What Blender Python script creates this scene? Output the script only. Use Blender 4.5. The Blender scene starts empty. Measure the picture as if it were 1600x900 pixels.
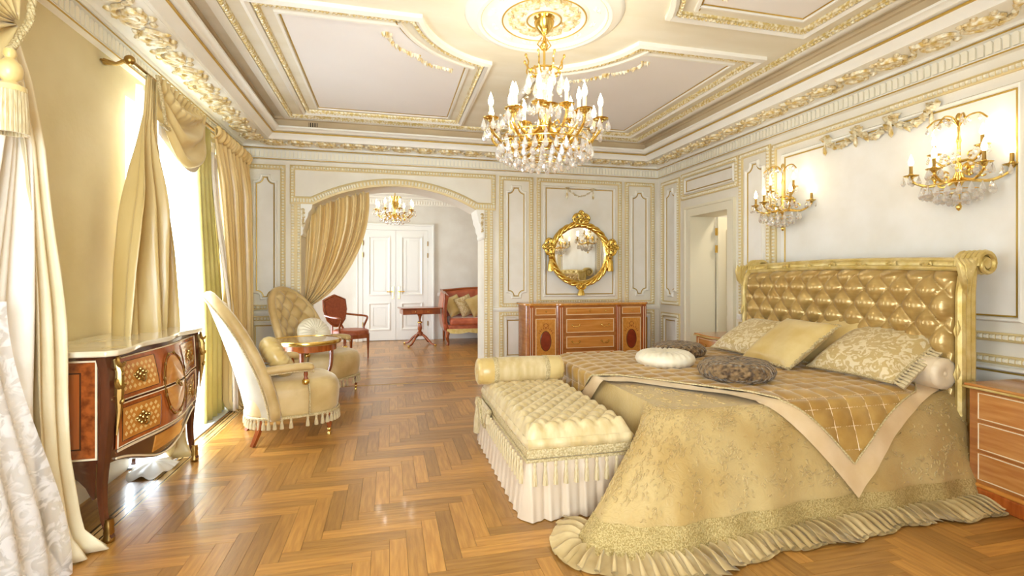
import bpy, bmesh, math, random
from mathutils import Vector, Matrix
random.seed(7)
PI = math.pi
SC = bpy.context.scene
COL = SC.collection

# ---------------------------------------------------------------- camera
FPX, VPX, HOR, CAMH = 780.0, 608.5, 432.0, 1.35
YAW = math.atan2(800 - VPX, FPX)
cd = bpy.data.cameras.new('camera'); cam = bpy.data.objects.new('camera', cd); COL.objects.link(cam)
cd.sensor_width = 36.0; cd.lens = FPX / 1600 * 36; cd.shift_y = -(450 - HOR) / 1600
cd.clip_start = 0.05
cam.location = (0, 0, CAMH); cam.rotation_euler = (PI / 2, 0, -YAW)
SC.camera = cam

# ---------------------------------------------------------------- world, daylight, added lights, exposure
W = bpy.data.worlds.new('world'); SC.world = W; W.use_nodes = True
bg = W.node_tree.nodes['Background']; bg.inputs[0].default_value = (0.86, 0.93, 1.0, 1); bg.inputs[1].default_value = 2.2

def area(name, loc, sx, sy, rot, energy, col):
    l = bpy.data.lights.new(name, 'AREA'); l.shape = 'RECTANGLE'; l.size = sx; l.size_y = sy
    l.energy = energy; l.color = col
    o = bpy.data.objects.new(name, l); COL.objects.link(o); o.location = loc; o.rotation_euler = rot
    return o
RX = (0, -PI / 2, 0)     # shines towards +X
DAY = (0.80, 0.90, 1.0)
CH_W, SC_W, C2_W = 1.0, 0.28, 1.9   # watts of one light bulb
area('daylight_or_fill', (-2.25, 4.78, 1.32), 2.5, 1.5, RX, 190, DAY)
area('daylight_or_fill', (-2.25, 1.50, 1.32), 2.5, 1.5, RX, 70, DAY)
area('daylight_or_fill', (-.35, -1.35, 1.45), 1.7, 2.3, (PI / 2, 0, 0), 185, DAY)  # added fill for the far wall, shines in through the added window
area('passage_fill', (4.75, 5.3, 2.75), .4, .4, (0, 0, 0), 9, (1, .9, .75))  # added light without a fixture, brightens the dark side doorway
area('daylight_or_fill', (-2.45, 9.0, 1.45), 2.3, 1.5, RX, 50, DAY)
SC.view_settings.view_transform = 'Standard'; SC.view_settings.look = 'None'
SC.view_settings.gamma = 1.0; SC.view_settings.use_curve_mapping = False
SC.view_settings.exposure = 0.70
SC.cycles.max_bounces = 8; SC.cycles.diffuse_bounces = 5; SC.cycles.glossy_bounces = 4
SC.cycles.transparent_max_bounces = 24; SC.cycles.transmission_bounces = 4
SC.cycles.caustics_reflective = False; SC.cycles.caustics_refractive = False
SC.cycles.sample_clamp_indirect = 6.0

# ---------------------------------------------------------------- helpers
def S(r, g, b):
    return tuple(((c / 255) / 12.92 if c / 255 <= 0.04045 else ((c / 255 + 0.055) / 1.055) ** 2.4) for c in (r, g, b)) + (1.0,)

MATS = {}
def mat(name, col, rough=0.5, metal=0.0, col2=None, scale=6.0, stretch=(1, 1, 1), contrast=(0.35, 0.65), bump=0.0, bscale=None,
        bkind='noise', sheen=0.0, coat=0.0, emis=None, estr=0.0, detail=4, kind='noise', coord='Object', rnd=0.0, bdist=0.02, spec=0.5):
    m = bpy.data.materials.new(name); m.use_nodes = True; nt = m.node_tree; N = nt.nodes; L = nt.links
    b = N['Principled BSDF']
    b.inputs['Base Color'].default_value = col; b.inputs['Roughness'].default_value = rough; b.inputs['Metallic'].default_value = metal
    b.inputs['Specular IOR Level'].default_value = spec
    if sheen: b.inputs['Sheen Weight'].default_value = sheen; b.inputs['Sheen Roughness'].default_value = 0.35; b.inputs['Sheen Tint'].default_value = (1, .95, .8, 1)
    if coat: b.inputs['Coat Weight'].default_value = coat; b.inputs['Coat Roughness'].default_value = 0.08
    if emis: b.inputs['Emission Color'].default_value = emis; b.inputs['Emission Strength'].default_value = estr
    tc = N.new('ShaderNodeTexCoord'); mp = N.new('ShaderNodeMapping'); mp.inputs['Scale'].default_value = stretch
    L.new(tc.outputs[coord], mp.inputs[0])
    def tex(k, sc):
        if k == 'voronoi':
            t = N.new('ShaderNodeTexVoronoi'); t.inputs['Scale'].default_value = sc; L.new(mp.outputs[0], t.inputs['Vector']); return t.outputs['Distance']
        if k == 'wave':
            t = N.new('ShaderNodeTexWave'); t.inputs['Scale'].default_value = sc; t.inputs['Distortion'].default_value = 3; L.new(mp.outputs[0], t.inputs['Vector']); return t.outputs['Fac']
        if k == 'crush':
            t = N.new('ShaderNodeTexNoise'); t.inputs['Scale'].default_value = sc; t.inputs['Detail'].default_value = 1; t.inputs['Distortion'].default_value = 2.2
            L.new(mp.outputs[0], t.inputs['Vector']); return t.outputs['Fac']
        t = N.new('ShaderNodeTexNoise'); t.inputs['Scale'].default_value = sc; t.inputs['Detail'].default_value = detail
        L.new(mp.outputs[0], t.inputs['Vector']); return t.outputs['Fac']
    if col2:
        r = N.new('ShaderNodeValToRGB'); r.color_ramp.elements[0].position = contrast[0]; r.color_ramp.elements[1].position = contrast[1]
        r.color_ramp.elements[0].color = col; r.color_ramp.elements[1].color = col2
        L.new(tex(kind, scale), r.inputs[0]); out = r.outputs[0]
        if rnd:
            oi = N.new('ShaderNodeObjectInfo'); ge = N.new('ShaderNodeNewGeometry')
            ad = N.new('ShaderNodeMath'); ad.operation = 'ADD'; L.new(oi.outputs['Random'], ad.inputs[0]); L.new(ge.outputs['Random Per Island'], ad.inputs[1])
            fr = N.new('ShaderNodeMath'); fr.operation = 'FRACT'; L.new(ad.outputs[0], fr.inputs[0])
            mr = N.new('ShaderNodeMapRange'); mr.inputs[3].default_value = 1 - rnd; mr.inputs[4].default_value = 1 + rnd * 0.7; L.new(fr.outputs[0], mr.inputs[0])
            hs = N.new('ShaderNodeHueSaturation'); L.new(mr.outputs[0], hs.inputs['Value']); L.new(out, hs.inputs['Color']); out = hs.outputs[0]
        L.new(out, b.inputs['Base Color'])
    if bump:
        bp = N.new('ShaderNodeBump'); bp.inputs['Strength'].default_value = bump; bp.inputs['Distance'].default_value = bdist
        L.new(tex(bkind, bscale or scale * 3), bp.inputs['Height']); L.new(bp.outputs[0], b.inputs['Normal'])
    MATS[name] = m
    return m

def mixmat(name, parts):
    """weighted mix of simple shaders: (kind, colour, roughness, weight)"""
    m = bpy.data.materials.new(name); m.use_nodes = True; nt = m.node_tree; N = nt.nodes; L = nt.links
    N.remove(N['Principled BSDF']); acc = None; tot = 0
    for k, c, r, w in parts:
        n = N.new({'t': 'ShaderNodeBsdfTransparent', 'g': 'ShaderNodeBsdfGlossy', 'd': 'ShaderNodeBsdfDiffuse', 'l': 'ShaderNodeBsdfTranslucent'}[k])
        n.inputs['Color'].default_value = c
        if k == 'g': n.inputs['Roughness'].default_value = r
        if acc is None: acc = n.outputs[0]; tot = w
        else:
            mx = N.new('ShaderNodeMixShader'); tot += w; mx.inputs[0].default_value = w / tot
            L.new(acc, mx.inputs[1]); L.new(n.outputs[0], mx.inputs[2]); acc = mx.outputs[0]
    L.new(acc, N['Material Output'].inputs[0]); MATS[name] = m
    return m

class MB:
    def __init__(s): s.v = []; s.f = []; s.uv = None; s.M = None
    def add(s, vs, fs):
        o = len(s.v)
        if s.M is not None: vs = [tuple(s.M @ Vector(p)) for p in vs]
        s.v.extend([tuple(p) for p in vs]); s.f.extend([tuple(i + o for i in f) for f in fs]); return s
    def bb(s, x0, x1, y0, y1, z0, z1):
        return s.add([(x0,y0,z0),(x1,y0,z0),(x1,y1,z0),(x0,y1,z0),(x0,y0,z1),(x1,y0,z1),(x1,y1,z1),(x0,y1,z1)],
                     [(0,3,2,1),(4,5,6,7),(0,1,5,4),(1,2,6,5),(2,3,7,6),(3,0,4,7)])
    def frustum(s, c, sx, sy, sz, k=0.6):
        x, y, z = c
        return s.add([(x-sx,y-sy,z),(x+sx,y-sy,z),(x+sx,y+sy,z),(x-sx,y+sy,z),(x-sx*k,y-sy*k,z+sz),(x+sx*k,y-sy*k,z+sz),(x+sx*k,y+sy*k,z+sz),(x-sx*k,y+sy*k,z+sz)],
                     [(0,3,2,1),(4,5,6,7),(0,1,5,4),(1,2,6,5),(2,3,7,6),(3,0,4,7)])
    def grid(s, fn, nu, nv, cu=False, cv=False):
        mu = nu if cu else nu + 1; mv = nv if cv else nv + 1
        vs = [fn(i / nu, j / nv) for i in range(mu) for j in range(mv)]
        fs = []
        for i in range(nu):
            for j in range(nv):
                a = i * mv + j; b = ((i + 1) % mu) * mv + j; c = ((i + 1) % mu) * mv + (j + 1) % mv; d = i * mv + (j + 1) % mv
                fs.append((a, b, c, d))
        return s.add(vs, fs)
    def lathe(s, prof, n=16, c=(0, 0, 0), ripple=None, sx=1, sy=1):
        vs = []; m = len(prof)
        for i in range(n):
            a = 2 * PI * i / n
            for r, z in prof:
                k = r * (ripple(a, r, z) if ripple else 1)
                vs.append((c[0] + k * math.cos(a) * sx, c[1] + k * math.sin(a) * sy, c[2] + z))
        fs = [(i*m+j, ((i+1) % n)*m+j, ((i+1) % n)*m+j+1, i*m+j+1) for i in range(n) for j in range(m-1)]
        rr_ = [p[0] for p in prof]; ring = min(rr_) > .8*max(rr_)
        if prof[0][0] > 1e-6 and not ring: fs.append(tuple(i*m for i in range(n))[::-1])
        if prof[-1][0] > 1e-6 and not ring: fs.append(tuple(i*m+m-1 for i in range(n)))
        return s.add(vs, fs)
    def tube(s, pts, r, n=8, closed=False, flat=1.0, up=None, caps=True):
        P = [Vector(p) for p in pts]; m = len(P); vs = []
        R = r if isinstance(r, (list, tuple)) else [r] * m
        prev = None
        for i in range(m):
            if closed: t = P[(i+1) % m] - P[i-1]
            else: t = P[min(i+1, m-1)] - P[max(i-1, 0)]
            t = t.normalized() if t.length > 1e-9 else Vector((0, 0, 1))
            if prev is None:
                ref = Vector(up) if up else (Vector((0, 0, 1)) if abs(t.z) < 0.9 else Vector((1, 0, 0)))
                a = ref - t * ref.dot(t)
            else: a = prev - t * prev.dot(t)
            a = a.normalized() if a.length > 1e-9 else t.orthogonal().normalized()
            prev = a; b = t.cross(a)
            for k in range(n):
                q = 2 * PI * k / n
                vs.append(tuple(P[i] + a * (math.cos(q) * R[i] * flat) + b * (math.sin(q) * R[i])))
        fs = []
        for i in range(m if closed else m - 1):
            for k in range(n):
                i2 = (i + 1) % m
                fs.append((i*n+k, i*n+(k+1) % n, i2*n+(k+1) % n, i2*n+k))
        if caps and not closed:
            fs.append(tuple(range(n))[::-1]); fs.append(tuple((m-1)*n+k for k in range(n)))
        return s.add(vs, fs)
    def ell(s, c, rx, ry, rz, n=10, m=6):
        prof = [(max(1e-7, math.sin(PI*j/m)), -math.cos(PI*j/m)) for j in range(m+1)]
        vs = []
        for i in range(n):
            a = 2*PI*i/n
            for r, z in prof: vs.append((c[0]+rx*r*math.cos(a), c[1]+ry*r*math.sin(a), c[2]+rz*z))
        k = m+1
        return s.add(vs, [(i*k+j, ((i+1) % n)*k+j, ((i+1) % n)*k+j+1, i*k+j+1) for i in range(n) for j in range(m)])
    def prism(s, poly, fr, w0, w1):
        """polygon (u,v) extruded along w through the frame fr(u,v,w)"""
        n = len(poly)
        vs = [fr(u, v, w0) for u, v in poly] + [fr(u, v, w1) for u, v in poly]
        fs = [tuple(range(n))[::-1], tuple(range(n, 2*n))] + [(i, (i+1) % n, n+(i+1) % n, n+i) for i in range(n)]
        return s.add(vs, fs)
    def mould(s, path, prof, fr, closed=True):
        n = len(path); vs = []; m = len(prof)
        for i in range(n):
            p = Vector(path[i]); a = Vector(path[i-1]) if (closed or i) else None; b = Vector(path[(i+1) % n]) if (closed or i < n-1) else None
            d1 = (p - a).normalized() if a is not None else (b - p).normalized()
            d2 = (b - p).normalized() if b is not None else d1
            n1 = Vector((-d1.y, d1.x)); n2 = Vector((-d2.y, d2.x)); nn = n1 + n2
            nn = nn.normalized() if nn.length > 1e-6 else n1
            k = 1 / max(0.45, nn.dot(n1))
            for o, h in prof: q = p + nn * (o * k); vs.append(fr(q.x, q.y, h))
        fs = []
        for i in range(n if closed else n-1):
            for j in range(m-1):
                fs.append((i*m+j, ((i+1) % n)*m+j, ((i+1) % n)*m+j+1, i*m+j+1))
        return s.add(vs, fs)
    def beads(s, path, fr, period, w, h, closed=True, l=None):
        l = l or period * 0.36; n = len(path)
        for i in range(n if closed else n-1):
            a = Vector(path[i]); b = Vector(path[(i+1) % n]); L = (b-a).length; k = max(1, round(L/period)); d = (b-a)/L; q = Vector((-d.y, d.x))
            for j in range(k):
                c = a + d * (L*(j+0.5)/k)
                vs = []
                for (e1, e2, z) in ((-1,-1,0),(1,-1,0),(1,1,0),(-1,1,0),(-.5,-.55,1),(.5,-.55,1),(.5,.55,1),(-.5,.55,1)):
                    r = c + d*(e1*l) + q*(e2*w); vs.append(fr(r.x, r.y, z*h))
                s.add(vs, [(4,5,6,7),(0,1,5,4),(1,2,6,5),(2,3,7,6),(3,0,4,7)])
        return s
    def build(s, name, m, parent=None, smooth=40, bevel=0, label=None, kind=None, sub=0, loc=None, rot=None, solid=0):
        me = bpy.data.meshes.new(name); me.from_pydata(s.v, [], s.f); me.update()
        b = bmesh.new(); b.from_mesh(me); bmesh.ops.recalc_face_normals(b, faces=b.faces); b.to_mesh(me); b.free()
        if s.uv:
            u = me.uv_layers.new(name='UVMap')
            for lp in me.loops: u.data[lp.index].uv = s.uv[lp.vertex_index]
        me.materials.append(MATS[m] if isinstance(m, str) else m)
        if smooth:
            me.shade_smooth(); me.set_sharp_from_angle(angle=math.radians(smooth))
        o = bpy.data.objects.new(name, me); COL.objects.link(o)
        if parent: o.parent = parent
        if label: o['label'] = label
        if kind: o['kind'] = kind
        if loc: o.location = loc
        if rot: o.rotation_euler = rot
        if solid:
            q = o.modifiers.new('solid', 'SOLIDIFY'); q.thickness = solid; q.offset = 0
        if bevel:
            q = o.modifiers.new('bevel', 'BEVEL'); q.width = bevel; q.segments = 2; q.limit_method = 'ANGLE'
        if sub:
            q = o.modifiers.new('sub', 'SUBSURF'); q.levels = sub; q.render_levels = sub
        return o

def tag(o, label, cat, group=None, kind=None):
    if label: o['label'] = label
    if cat: o['category'] = cat
    if group: o['group'] = group
    if kind: o['kind'] = kind
    return o
def thing(name, label, cat, loc=(0, 0, 0), rz=0.0, group=None):
    o = bpy.data.objects.new(name, None); COL.objects.link(o); o.empty_display_size = 0.1
    o.location = loc; o.rotation_euler = (0, 0, rz)
    return tag(o, label, cat, group)
def empty(name, parent, loc=(0, 0, 0), rot=(0, 0, 0)):
    o = bpy.data.objects.new(name, None); COL.objects.link(o); o.parent = parent; o.location = loc; o.rotation_euler = rot; o.empty_display_size = 0.05
    return o
def clone(o, parent, loc=None, rot=None, scale=None):
    c = o.copy(); COL.objects.link(c); c.parent = parent
    if loc is not None: c.location = loc
    if rot is not None: c.rotation_euler = rot
    if scale is not None: c.scale = scale
    return c
def copy_tree(o, parent=None):
    c = o.copy(); COL.objects.link(c); c.parent = parent
    for ch in list(o.children): copy_tree(ch, c)
    return c
def rect(u0, u1, v0, v1): return [(u0, v0), (u1, v0), (u1, v1), (u0, v1)]
def scoop(u0, u1, v0, v1, r, e=0.018, n=6):
    """rectangle with concave quarter-round corners and little ears"""
    out = []
    for cx, cy, a0, su, sv in ((u0, v0, 90, 1, 1), (u1, v0, 180, -1, 1), (u1, v1, 270, -1, -1), (u0, v1, 0, 1, -1)):
        p = [(cx + e*su + r*math.cos(math.radians(a0 - 90*k/n)), cy + e*sv + r*math.sin(math.radians(a0 - 90*k/n))) for k in range(n+1)]
        p = p if su*sv > 0 else p
        if (su, sv) == (1, 1): q = [(cx, cy+e+r)] + p + [(cx+e+r, cy)]
        elif (su, sv) == (-1, 1): q = [(cx-e-r, cy)] + p + [(cx, cy+e+r)]
        elif (su, sv) == (-1, -1): q = [(cx, cy-e-r)] + p + [(cx-e-r, cy)]
        else: q = [(cx+e+r, cy)] + p + [(cx, cy-e-r)]
        out += q
    return out
def lerp(a, b, t): return a + (b-a)*t
def sm(t): t = max(0, min(1, t)); return t*t*(3-2*t)
def interp(tab, t):
    for (t0, *a), (t1, *b) in zip(tab, tab[1:]):
        if t <= t1: k = (t-t0)/(t1-t0) if t1 > t0 else 0; return [lerp(p, q, k) for p, q in zip(a, b)]
    return list(tab[-1][1:])
def spline(pts, n):
    """Catmull-Rom through points"""
    P = [Vector(p) for p in pts]; P = [P[0]*2-P[1]] + P + [P[-1]*2-P[-2]]; out = []
    segs = len(P)-3
    for i in range(n+1):
        t = i/n*segs; k = min(int(t), segs-1); t -= k; a, b, c, d = P[k:k+4]
        out.append(tuple(0.5*((2*b)+(c-a)*t+(2*a-5*b+4*c-d)*t*t+(3*b-a-3*c+d)*t**3)))
    return out

# ---------------------------------------------------------------- materials
mat('plaster', S(230, 222, 204), 0.75, col2=S(240, 234, 220), scale=2.2, contrast=(.3, .7), bump=.08, bscale=30, detail=6)
mat('paint', S(242, 237, 224), 0.5, col2=S(245, 241, 230), scale=3, bump=.03, bscale=60)
mat('panel_fill', S(234, 227, 212), 0.7, col2=S(243, 238, 228), scale=3.5, contrast=(.3, .72), detail=6, bump=.05, bscale=25)
mat('ceiling_paint', S(232, 223, 198), 0.7, col2=S(240, 233, 213), scale=1.5, stretch=(1, 3, 1), detail=5)
mat('ceiling_panel', S(240, 234, 228), 0.7, col2=S(243, 238, 233), scale=1.2)
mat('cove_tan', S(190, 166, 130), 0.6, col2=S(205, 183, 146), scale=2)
mat('gilt_paint', S(214, 188, 116), 0.4, 0.25, col2=S(244, 234, 205), scale=40, contrast=(.42, .62), bump=.3, bscale=60)
mat('gilt_line', S(196, 160, 70), 0.35, 0.5)
mat('gilt_relief', S(206, 172, 90), 0.45, 0.2, col2=S(248, 240, 214), scale=22, contrast=(.35, .6))
mat('plaster_lamplit', S(214, 196, 146), 0.75, col2=S(226, 211, 166), scale=2.2, contrast=(.3, .7), bump=.08, bscale=30, detail=6)  # left wall: same cream plaster with the warm lamplight painted into its colour
mat('moulding_wash', S(222, 200, 146), 0.5)
mat('bead_paint', S(244, 237, 216), 0.45)
mat('gold', S(228, 188, 88), 0.26, 1.0, col2=S(242, 212, 124), scale=15, bump=.15, bscale=40)
mat('brass', S(226, 192, 108), 0.2, 1.0)
mat('old_brass', S(176, 144, 84), 0.3, 1.0)
mat('gold_wood', S(208, 180, 100), 0.36, 0.45, col2=S(228, 206, 142), scale=12, bump=.25, bscale=40)
mat('plank', S(154, 102, 42), 0.30, col2=S(194, 142, 70), scale=4, stretch=(1.2, 12, 1), contrast=(.25, .75), coord='UV', rnd=.30, bump=.05, bscale=14, coat=.12)
mat('inlay_light', S(222, 184, 122), 0.25, col2=S(205, 165, 100), scale=8, coat=.2)
mat('inlay_dark', S(74, 46, 24), 0.25)
mat('subfloor', S(78, 48, 24), 0.6)
mat('slab_grey', S(196, 204, 212), 0.3, col2=S(210, 216, 222), scale=5)
mat('marble', S(226, 212, 180), 0.1, col2=S(240, 231, 208), scale=3.5, contrast=(.35, .65), detail=8, coat=.5)
mat('mahogany', S(70, 34, 18), 0.22, col2=S(92, 46, 24), scale=4, stretch=(6, 6, 1), coat=.5)
mat('rosewood', S(152, 74, 26), 0.22, col2=S(186, 98, 38), scale=3, stretch=(9, 9, 1), coat=.5)
mat('burl', S(112, 54, 22), 0.22, col2=S(170, 88, 36), scale=26, detail=6, coat=.5)
mat('satinwood', S(200, 130, 52), 0.22, col2=S(218, 152, 70), scale=5, stretch=(6, 1, 6), coat=.5)
mat('marquetry', S(196, 124, 48), 0.22, col2=S(212, 144, 64), scale=9, coat=.5)
mat('marquetry_light', S(236, 200, 128), 0.25, coat=.4)
mat('cherry', S(162, 98, 46), 0.24, col2=S(182, 118, 60), scale=4, stretch=(1, 1, 9), coat=.4)
mat('cherry_drawer', S(178, 114, 54), 0.22, col2=S(200, 140, 76), scale=3.5, stretch=(1, 1, 10), coat=.4)
mat('dresser_wood', S(200, 126, 52), 0.22, col2=S(216, 148, 72), scale=3.5, stretch=(1, 1, 10), coat=.4)
mat('oval_wood', S(128, 48, 26), 0.22, col2=S(150, 62, 34), scale=10, coat=.4)
mat('inlay_white', S(240, 222, 186), 0.35)
mat('table_wood', S(150, 112, 56), 0.15, col2=S(176, 136, 74), scale=5, coat=.5)
mat('red_wood', S(136, 66, 30), 0.25, col2=S(160, 84, 40), scale=6, coat=.4)
mat('silk_gold', S(206, 177, 112), 0.3, col2=S(222, 198, 140), scale=3, stretch=(1, 1, .3), sheen=.3, bump=.12, bscale=9, bdist=.03)
mat('silk_pale', S(226, 208, 164), 0.36, col2=S(236, 222, 186), scale=3, sheen=.3, bump=.12, bscale=9, bdist=.03)
mat('silk_lining', S(236, 226, 208), 0.45, col2=S(242, 234, 220), scale=4, sheen=.2, bump=.14, bscale=10, bdist=.03)
mat('silk_lime', S(198, 184, 104), 0.4, col2=S(212, 198, 124), scale=4, sheen=.3)
mat('silk_arch', S(222, 188, 118), 0.28, col2=S(238, 213, 154), scale=3, stretch=(1, 1, .3), sheen=.3)
mat('velvet_gold', S(190, 158, 98), 0.5, col2=S(212, 184, 128), scale=5, sheen=.7, bump=.06, bscale=40)
mat('velvet_beige', S(176, 160, 130), 0.55, col2=S(192, 177, 148), scale=4, sheen=.8, bump=.05, bscale=40)
mat('velvet_quilt', S(164, 122, 54), 0.34, col2=S(192, 152, 80), scale=6, sheen=.5, bump=.05, bscale=50)
mat('satin_head', S(172, 138, 76), 0.22, 0.3, col2=S(192, 160, 96), scale=5, stretch=(1, 1, 4), sheen=.2, bump=.05, bscale=30)
mat('satin_border', S(216, 184, 136), 0.28, col2=S(228, 200, 158), scale=5, sheen=.3, bump=.08, bscale=14)
mat('spread', S(180, 148, 88), 0.34, col2=S(197, 170, 114), scale=3, sheen=.25, bump=.3, bscale=21, bkind='crush', bdist=.012)
mat('lace_gold', S(172, 146, 84), 0.4, 0.3, col2=S(206, 182, 122), scale=130, contrast=(.42, .58), bump=.6, bscale=140)
mat('ruffle_silk', S(176, 148, 96), 0.26, col2=S(202, 176, 126), scale=6, sheen=.3)
mat('bench_silk', S(200, 174, 118), 0.34, col2=S(220, 199, 152), scale=18, stretch=(1, 1, .2), sheen=.3)
mat('skirt_satin', S(214, 194, 168), 0.42, col2=S(204, 182, 154), scale=4, sheen=.3)
mat('braid', S(216, 197, 150), 0.55, col2=S(184, 160, 108), scale=110, contrast=(.4, .6), bump=.6, bscale=90)
mat('tassel', S(216, 198, 158), 0.5, col2=S(184, 160, 112), scale=60, stretch=(4, 4, .3), contrast=(.35, .65), sheen=.4)
mat('damask', S(200, 172, 114), 0.34, col2=S(228, 210, 168), scale=15, contrast=(.46, .54), sheen=.3, kind='crush', bump=.15, bscale=60)
mat('satin_gold', S(208, 176, 104), 0.3, col2=S(222, 196, 134), scale=5, sheen=.3, bump=.08, bscale=12)
mat('satin_pink', S(228, 204, 168), 0.34, col2=S(234, 214, 182), scale=5, sheen=.3)
mat('cream_satin', S(238, 226, 196), 0.36, col2=S(242, 232, 208), scale=5, sheen=.3)
mat('brown_chenille', S(76, 54, 32), 0.7, col2=S(146, 116, 76), scale=34, contrast=(.38, .6), bump=1.0, bscale=38, bkind='voronoi', sheen=.3)
mat('red_velvet', S(168, 78, 44), 0.5, col2=S(196, 104, 66), scale=7, sheen=.6)
mat('red_leather', S(150, 70, 36), 0.4, col2=S(172, 90, 50), scale=30, bump=.3, bscale=30)
mat('door_paint', S(238, 236, 228), 0.35)
mat('far_wall_paint', S(222, 216, 204), 0.75, col2=S(232, 228, 218), scale=2.5, detail=6)
mat('jamb_paint', S(234, 226, 200), 0.4)
mat('candle', S(240, 226, 180), 0.4, emis=S(255, 224, 150), estr=0.5)
mat('candle_dark', S(150, 116, 50), 0.35, 0.6)
mat('bulb', S(255, 246, 220), 0.3, emis=(1.0, 0.86, 0.55, 1), estr=14)
mat('mirror_glass', S(240, 238, 232), 0.02, 1.0)
mat('art', S(150, 120, 80), 0.6, col2=S(90, 70, 50), scale=3)
mat('plastic_white', S(240, 238, 232), 0.4)
mat('grille_dark', S(70, 56, 40), 0.6)
mixmat('crystal', [('t', (1, 1, 1, 1), 0, .42), ('g', (1, .98, .95, 1), .03, .36), ('d', (1, .98, .94, 1), 0, .22)])
mixmat('sheer', [('t', (1, 1, 1, 1), 0, .38), ('l', (.95, .96, 1, 1), 0, .42), ('d', (.95, .95, .97, 1), 0, .2)])
mixmat('pane_glass', [('t', (.97, .99, 1, 1), 0, .9), ('g', (1, 1, 1, 1), .02, .1)])
# lace: white mesh cloth with a woven floral pattern
m = mixmat('lace', [('d', (.92, .9, .88, 1), 0, .6), ('l', (.95, .93, .9, 1), 0, .4)])
nt = m.node_tree; N = nt.nodes; no = N.new('ShaderNodeTexNoise'); no.inputs['Scale'].default_value = 16; no.inputs['Distortion'].default_value = 1.5
tcn = N.new('ShaderNodeTexCoord'); nt.links.new(tcn.outputs['Object'], no.inputs['Vector'])
rp = N.new('ShaderNodeValToRGB'); rp.color_ramp.elements[0].position = .44; rp.color_ramp.elements[1].position = .56
rp.color_ramp.elements[0].color = (.5, .5, .5, 1); rp.color_ramp.elements[1].color = (.9, .9, .9, 1); nt.links.new(no.outputs['Fac'], rp.inputs[0])
tr = N.new('ShaderNodeBsdfTransparent'); mx = N.new('ShaderNodeMixShader'); out = N['Material Output']
prev = out.inputs[0].links[0].from_socket
nt.links.new(rp.outputs[0], mx.inputs[0]); nt.links.new(tr.outputs[0], mx.inputs[1]); nt.links.new(prev, mx.inputs[2]); nt.links.new(mx.outputs[0], out.inputs[0])
# ================================================================ ROOM SHELL
XL, XR, YF, YN, ZC = -1.80, 3.92, 6.74, -0.9, 3.2
F_FAR = lambda u, v, w: (u, YF - w, v)
F_RIGHT = lambda u, v, w: (XR - w, u, v)
F_LEFT = lambda u, v, w: (XL + w, u, v)
F_CEIL = lambda u, v, w: (u, v, ZC - w)

# ---- floor
fl = MB().bb(-2.3, 5.6, YN-.3, 11.2, -.2, -.010).build('floor', 'subfloor', smooth=0, kind='structure', label='honey oak parquet laid in herringbone')
PW, PN = 0.085, 6
GAP = .0007
def plank_box(mb, x0, x1, y0, y1, along_x):
    o = len(mb.v); mb.bb(x0+GAP, x1-GAP, y0+GAP, y1-GAP, -.0095, 0)
    r = random.random()*40
    if mb.uv is None: mb.uv = []
    for p in mb.v[o:]: mb.uv.append(((p[0] if along_x else p[1])+r, (p[1] if along_x else p[0])+r*.37))
def herring(X0, X1, Y0, Y1):
    out = []; n = PN
    for i in range(int(X0/PW)-n-1, int(X1/PW)+n+2):
        for j in range(int(Y0/PW)-n-1, int(Y1/PW)+n+2):
            d = (i-j) % (2*n)
            if d == 0: q = (i*PW, (i+n)*PW, j*PW, (j+1)*PW, True)
            elif d == 2*n-1: q = (i*PW, (i+1)*PW, j*PW, (j+n)*PW, False)
            else: continue
            a, b, c, e = max(q[0], X0), min(q[1], X1), max(q[2], Y0), min(q[3], Y1)
            if b-a > .006 and e-c > .006: out.append((a, b, c, e, q[4]))
    return out
def to_px(x, y, z=0.0):
    s, c = math.sin(YAW), math.cos(YAW); zc = x*s+y*c; xr = x*c-y*s
    return (800+FPX*xr/max(zc, .01), HOR-FPX*(z-CAMH)/max(zc, .01), zc)
main = herring(-1.43, XR, YN, 6.40)
# straight boards of the borders
def boards(x0, x1, y0, y1, along_x, L, w):
    out = []
    if along_x:
        y = y0; r = 0
        while y < y1-.005:
            x = x0-(r % 3)*L/3
            while x < x1:
                a, b = max(x, x0), min(x+L, x1)
                if b-a > .01: out.append((a, b, y, min(y+w, y1), True))
                x += L
            y += w; r += 1
    else:
        for (a, b, c, e, _) in boards(y0, y1, x0, x1, True, L, w): out.append((c, e, a, b, False))
    return out
border = boards(XL-.3, -1.535, YN, 6.40, False, .95, .088) + boards(XL, XR, 6.47, 6.86, True, .5, .098) + boards(XL, XR, 6.885, 7.49, True, .5, .1)
far = herring(-2.0, 3.4, 7.53, 10.85)
def seen(q):
    x, y = (q[0]+q[1])/2, (q[2]+q[3])/2
    px, py, zc = to_px(x, y)
    if zc < 1.2 or not (-40 < px < 1640 and py < 930): return None
    if x > 1.0 and 2.0 < y < 4.6: return None
    if x > .72 and y > 2.55 and y < 4.1: return None
    return zc
cand = sorted([(seen(q), k) for k, q in enumerate(main) if seen(q)])
pick = set(k for _, k in cand[:300])
full = {}
for k in pick:
    a, b, c, e, h = main[k]
    key = (round(b-a, 3), round(e-c, 3), h, random.randrange(3))
    if key not in full:
        mb = MB(); w, d = (b-a)/2, (e-c)/2; plank_box(mb, -w, w, -d, d, h)
        full[key] = mb.build('plank', 'plank', fl, smooth=0, loc=((a+b)/2, (c+e)/2, 0))
    else: clone(full[key], fl, loc=((a+b)/2, (c+e)/2, 0))
rest = MB()
for k, q in enumerate(main):
    if k not in pick: plank_box(rest, *q)
for q in border+far: plank_box(rest, *q)
rest.build('plank_field', 'plank', fl, smooth=0, kind='stuff')
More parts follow.
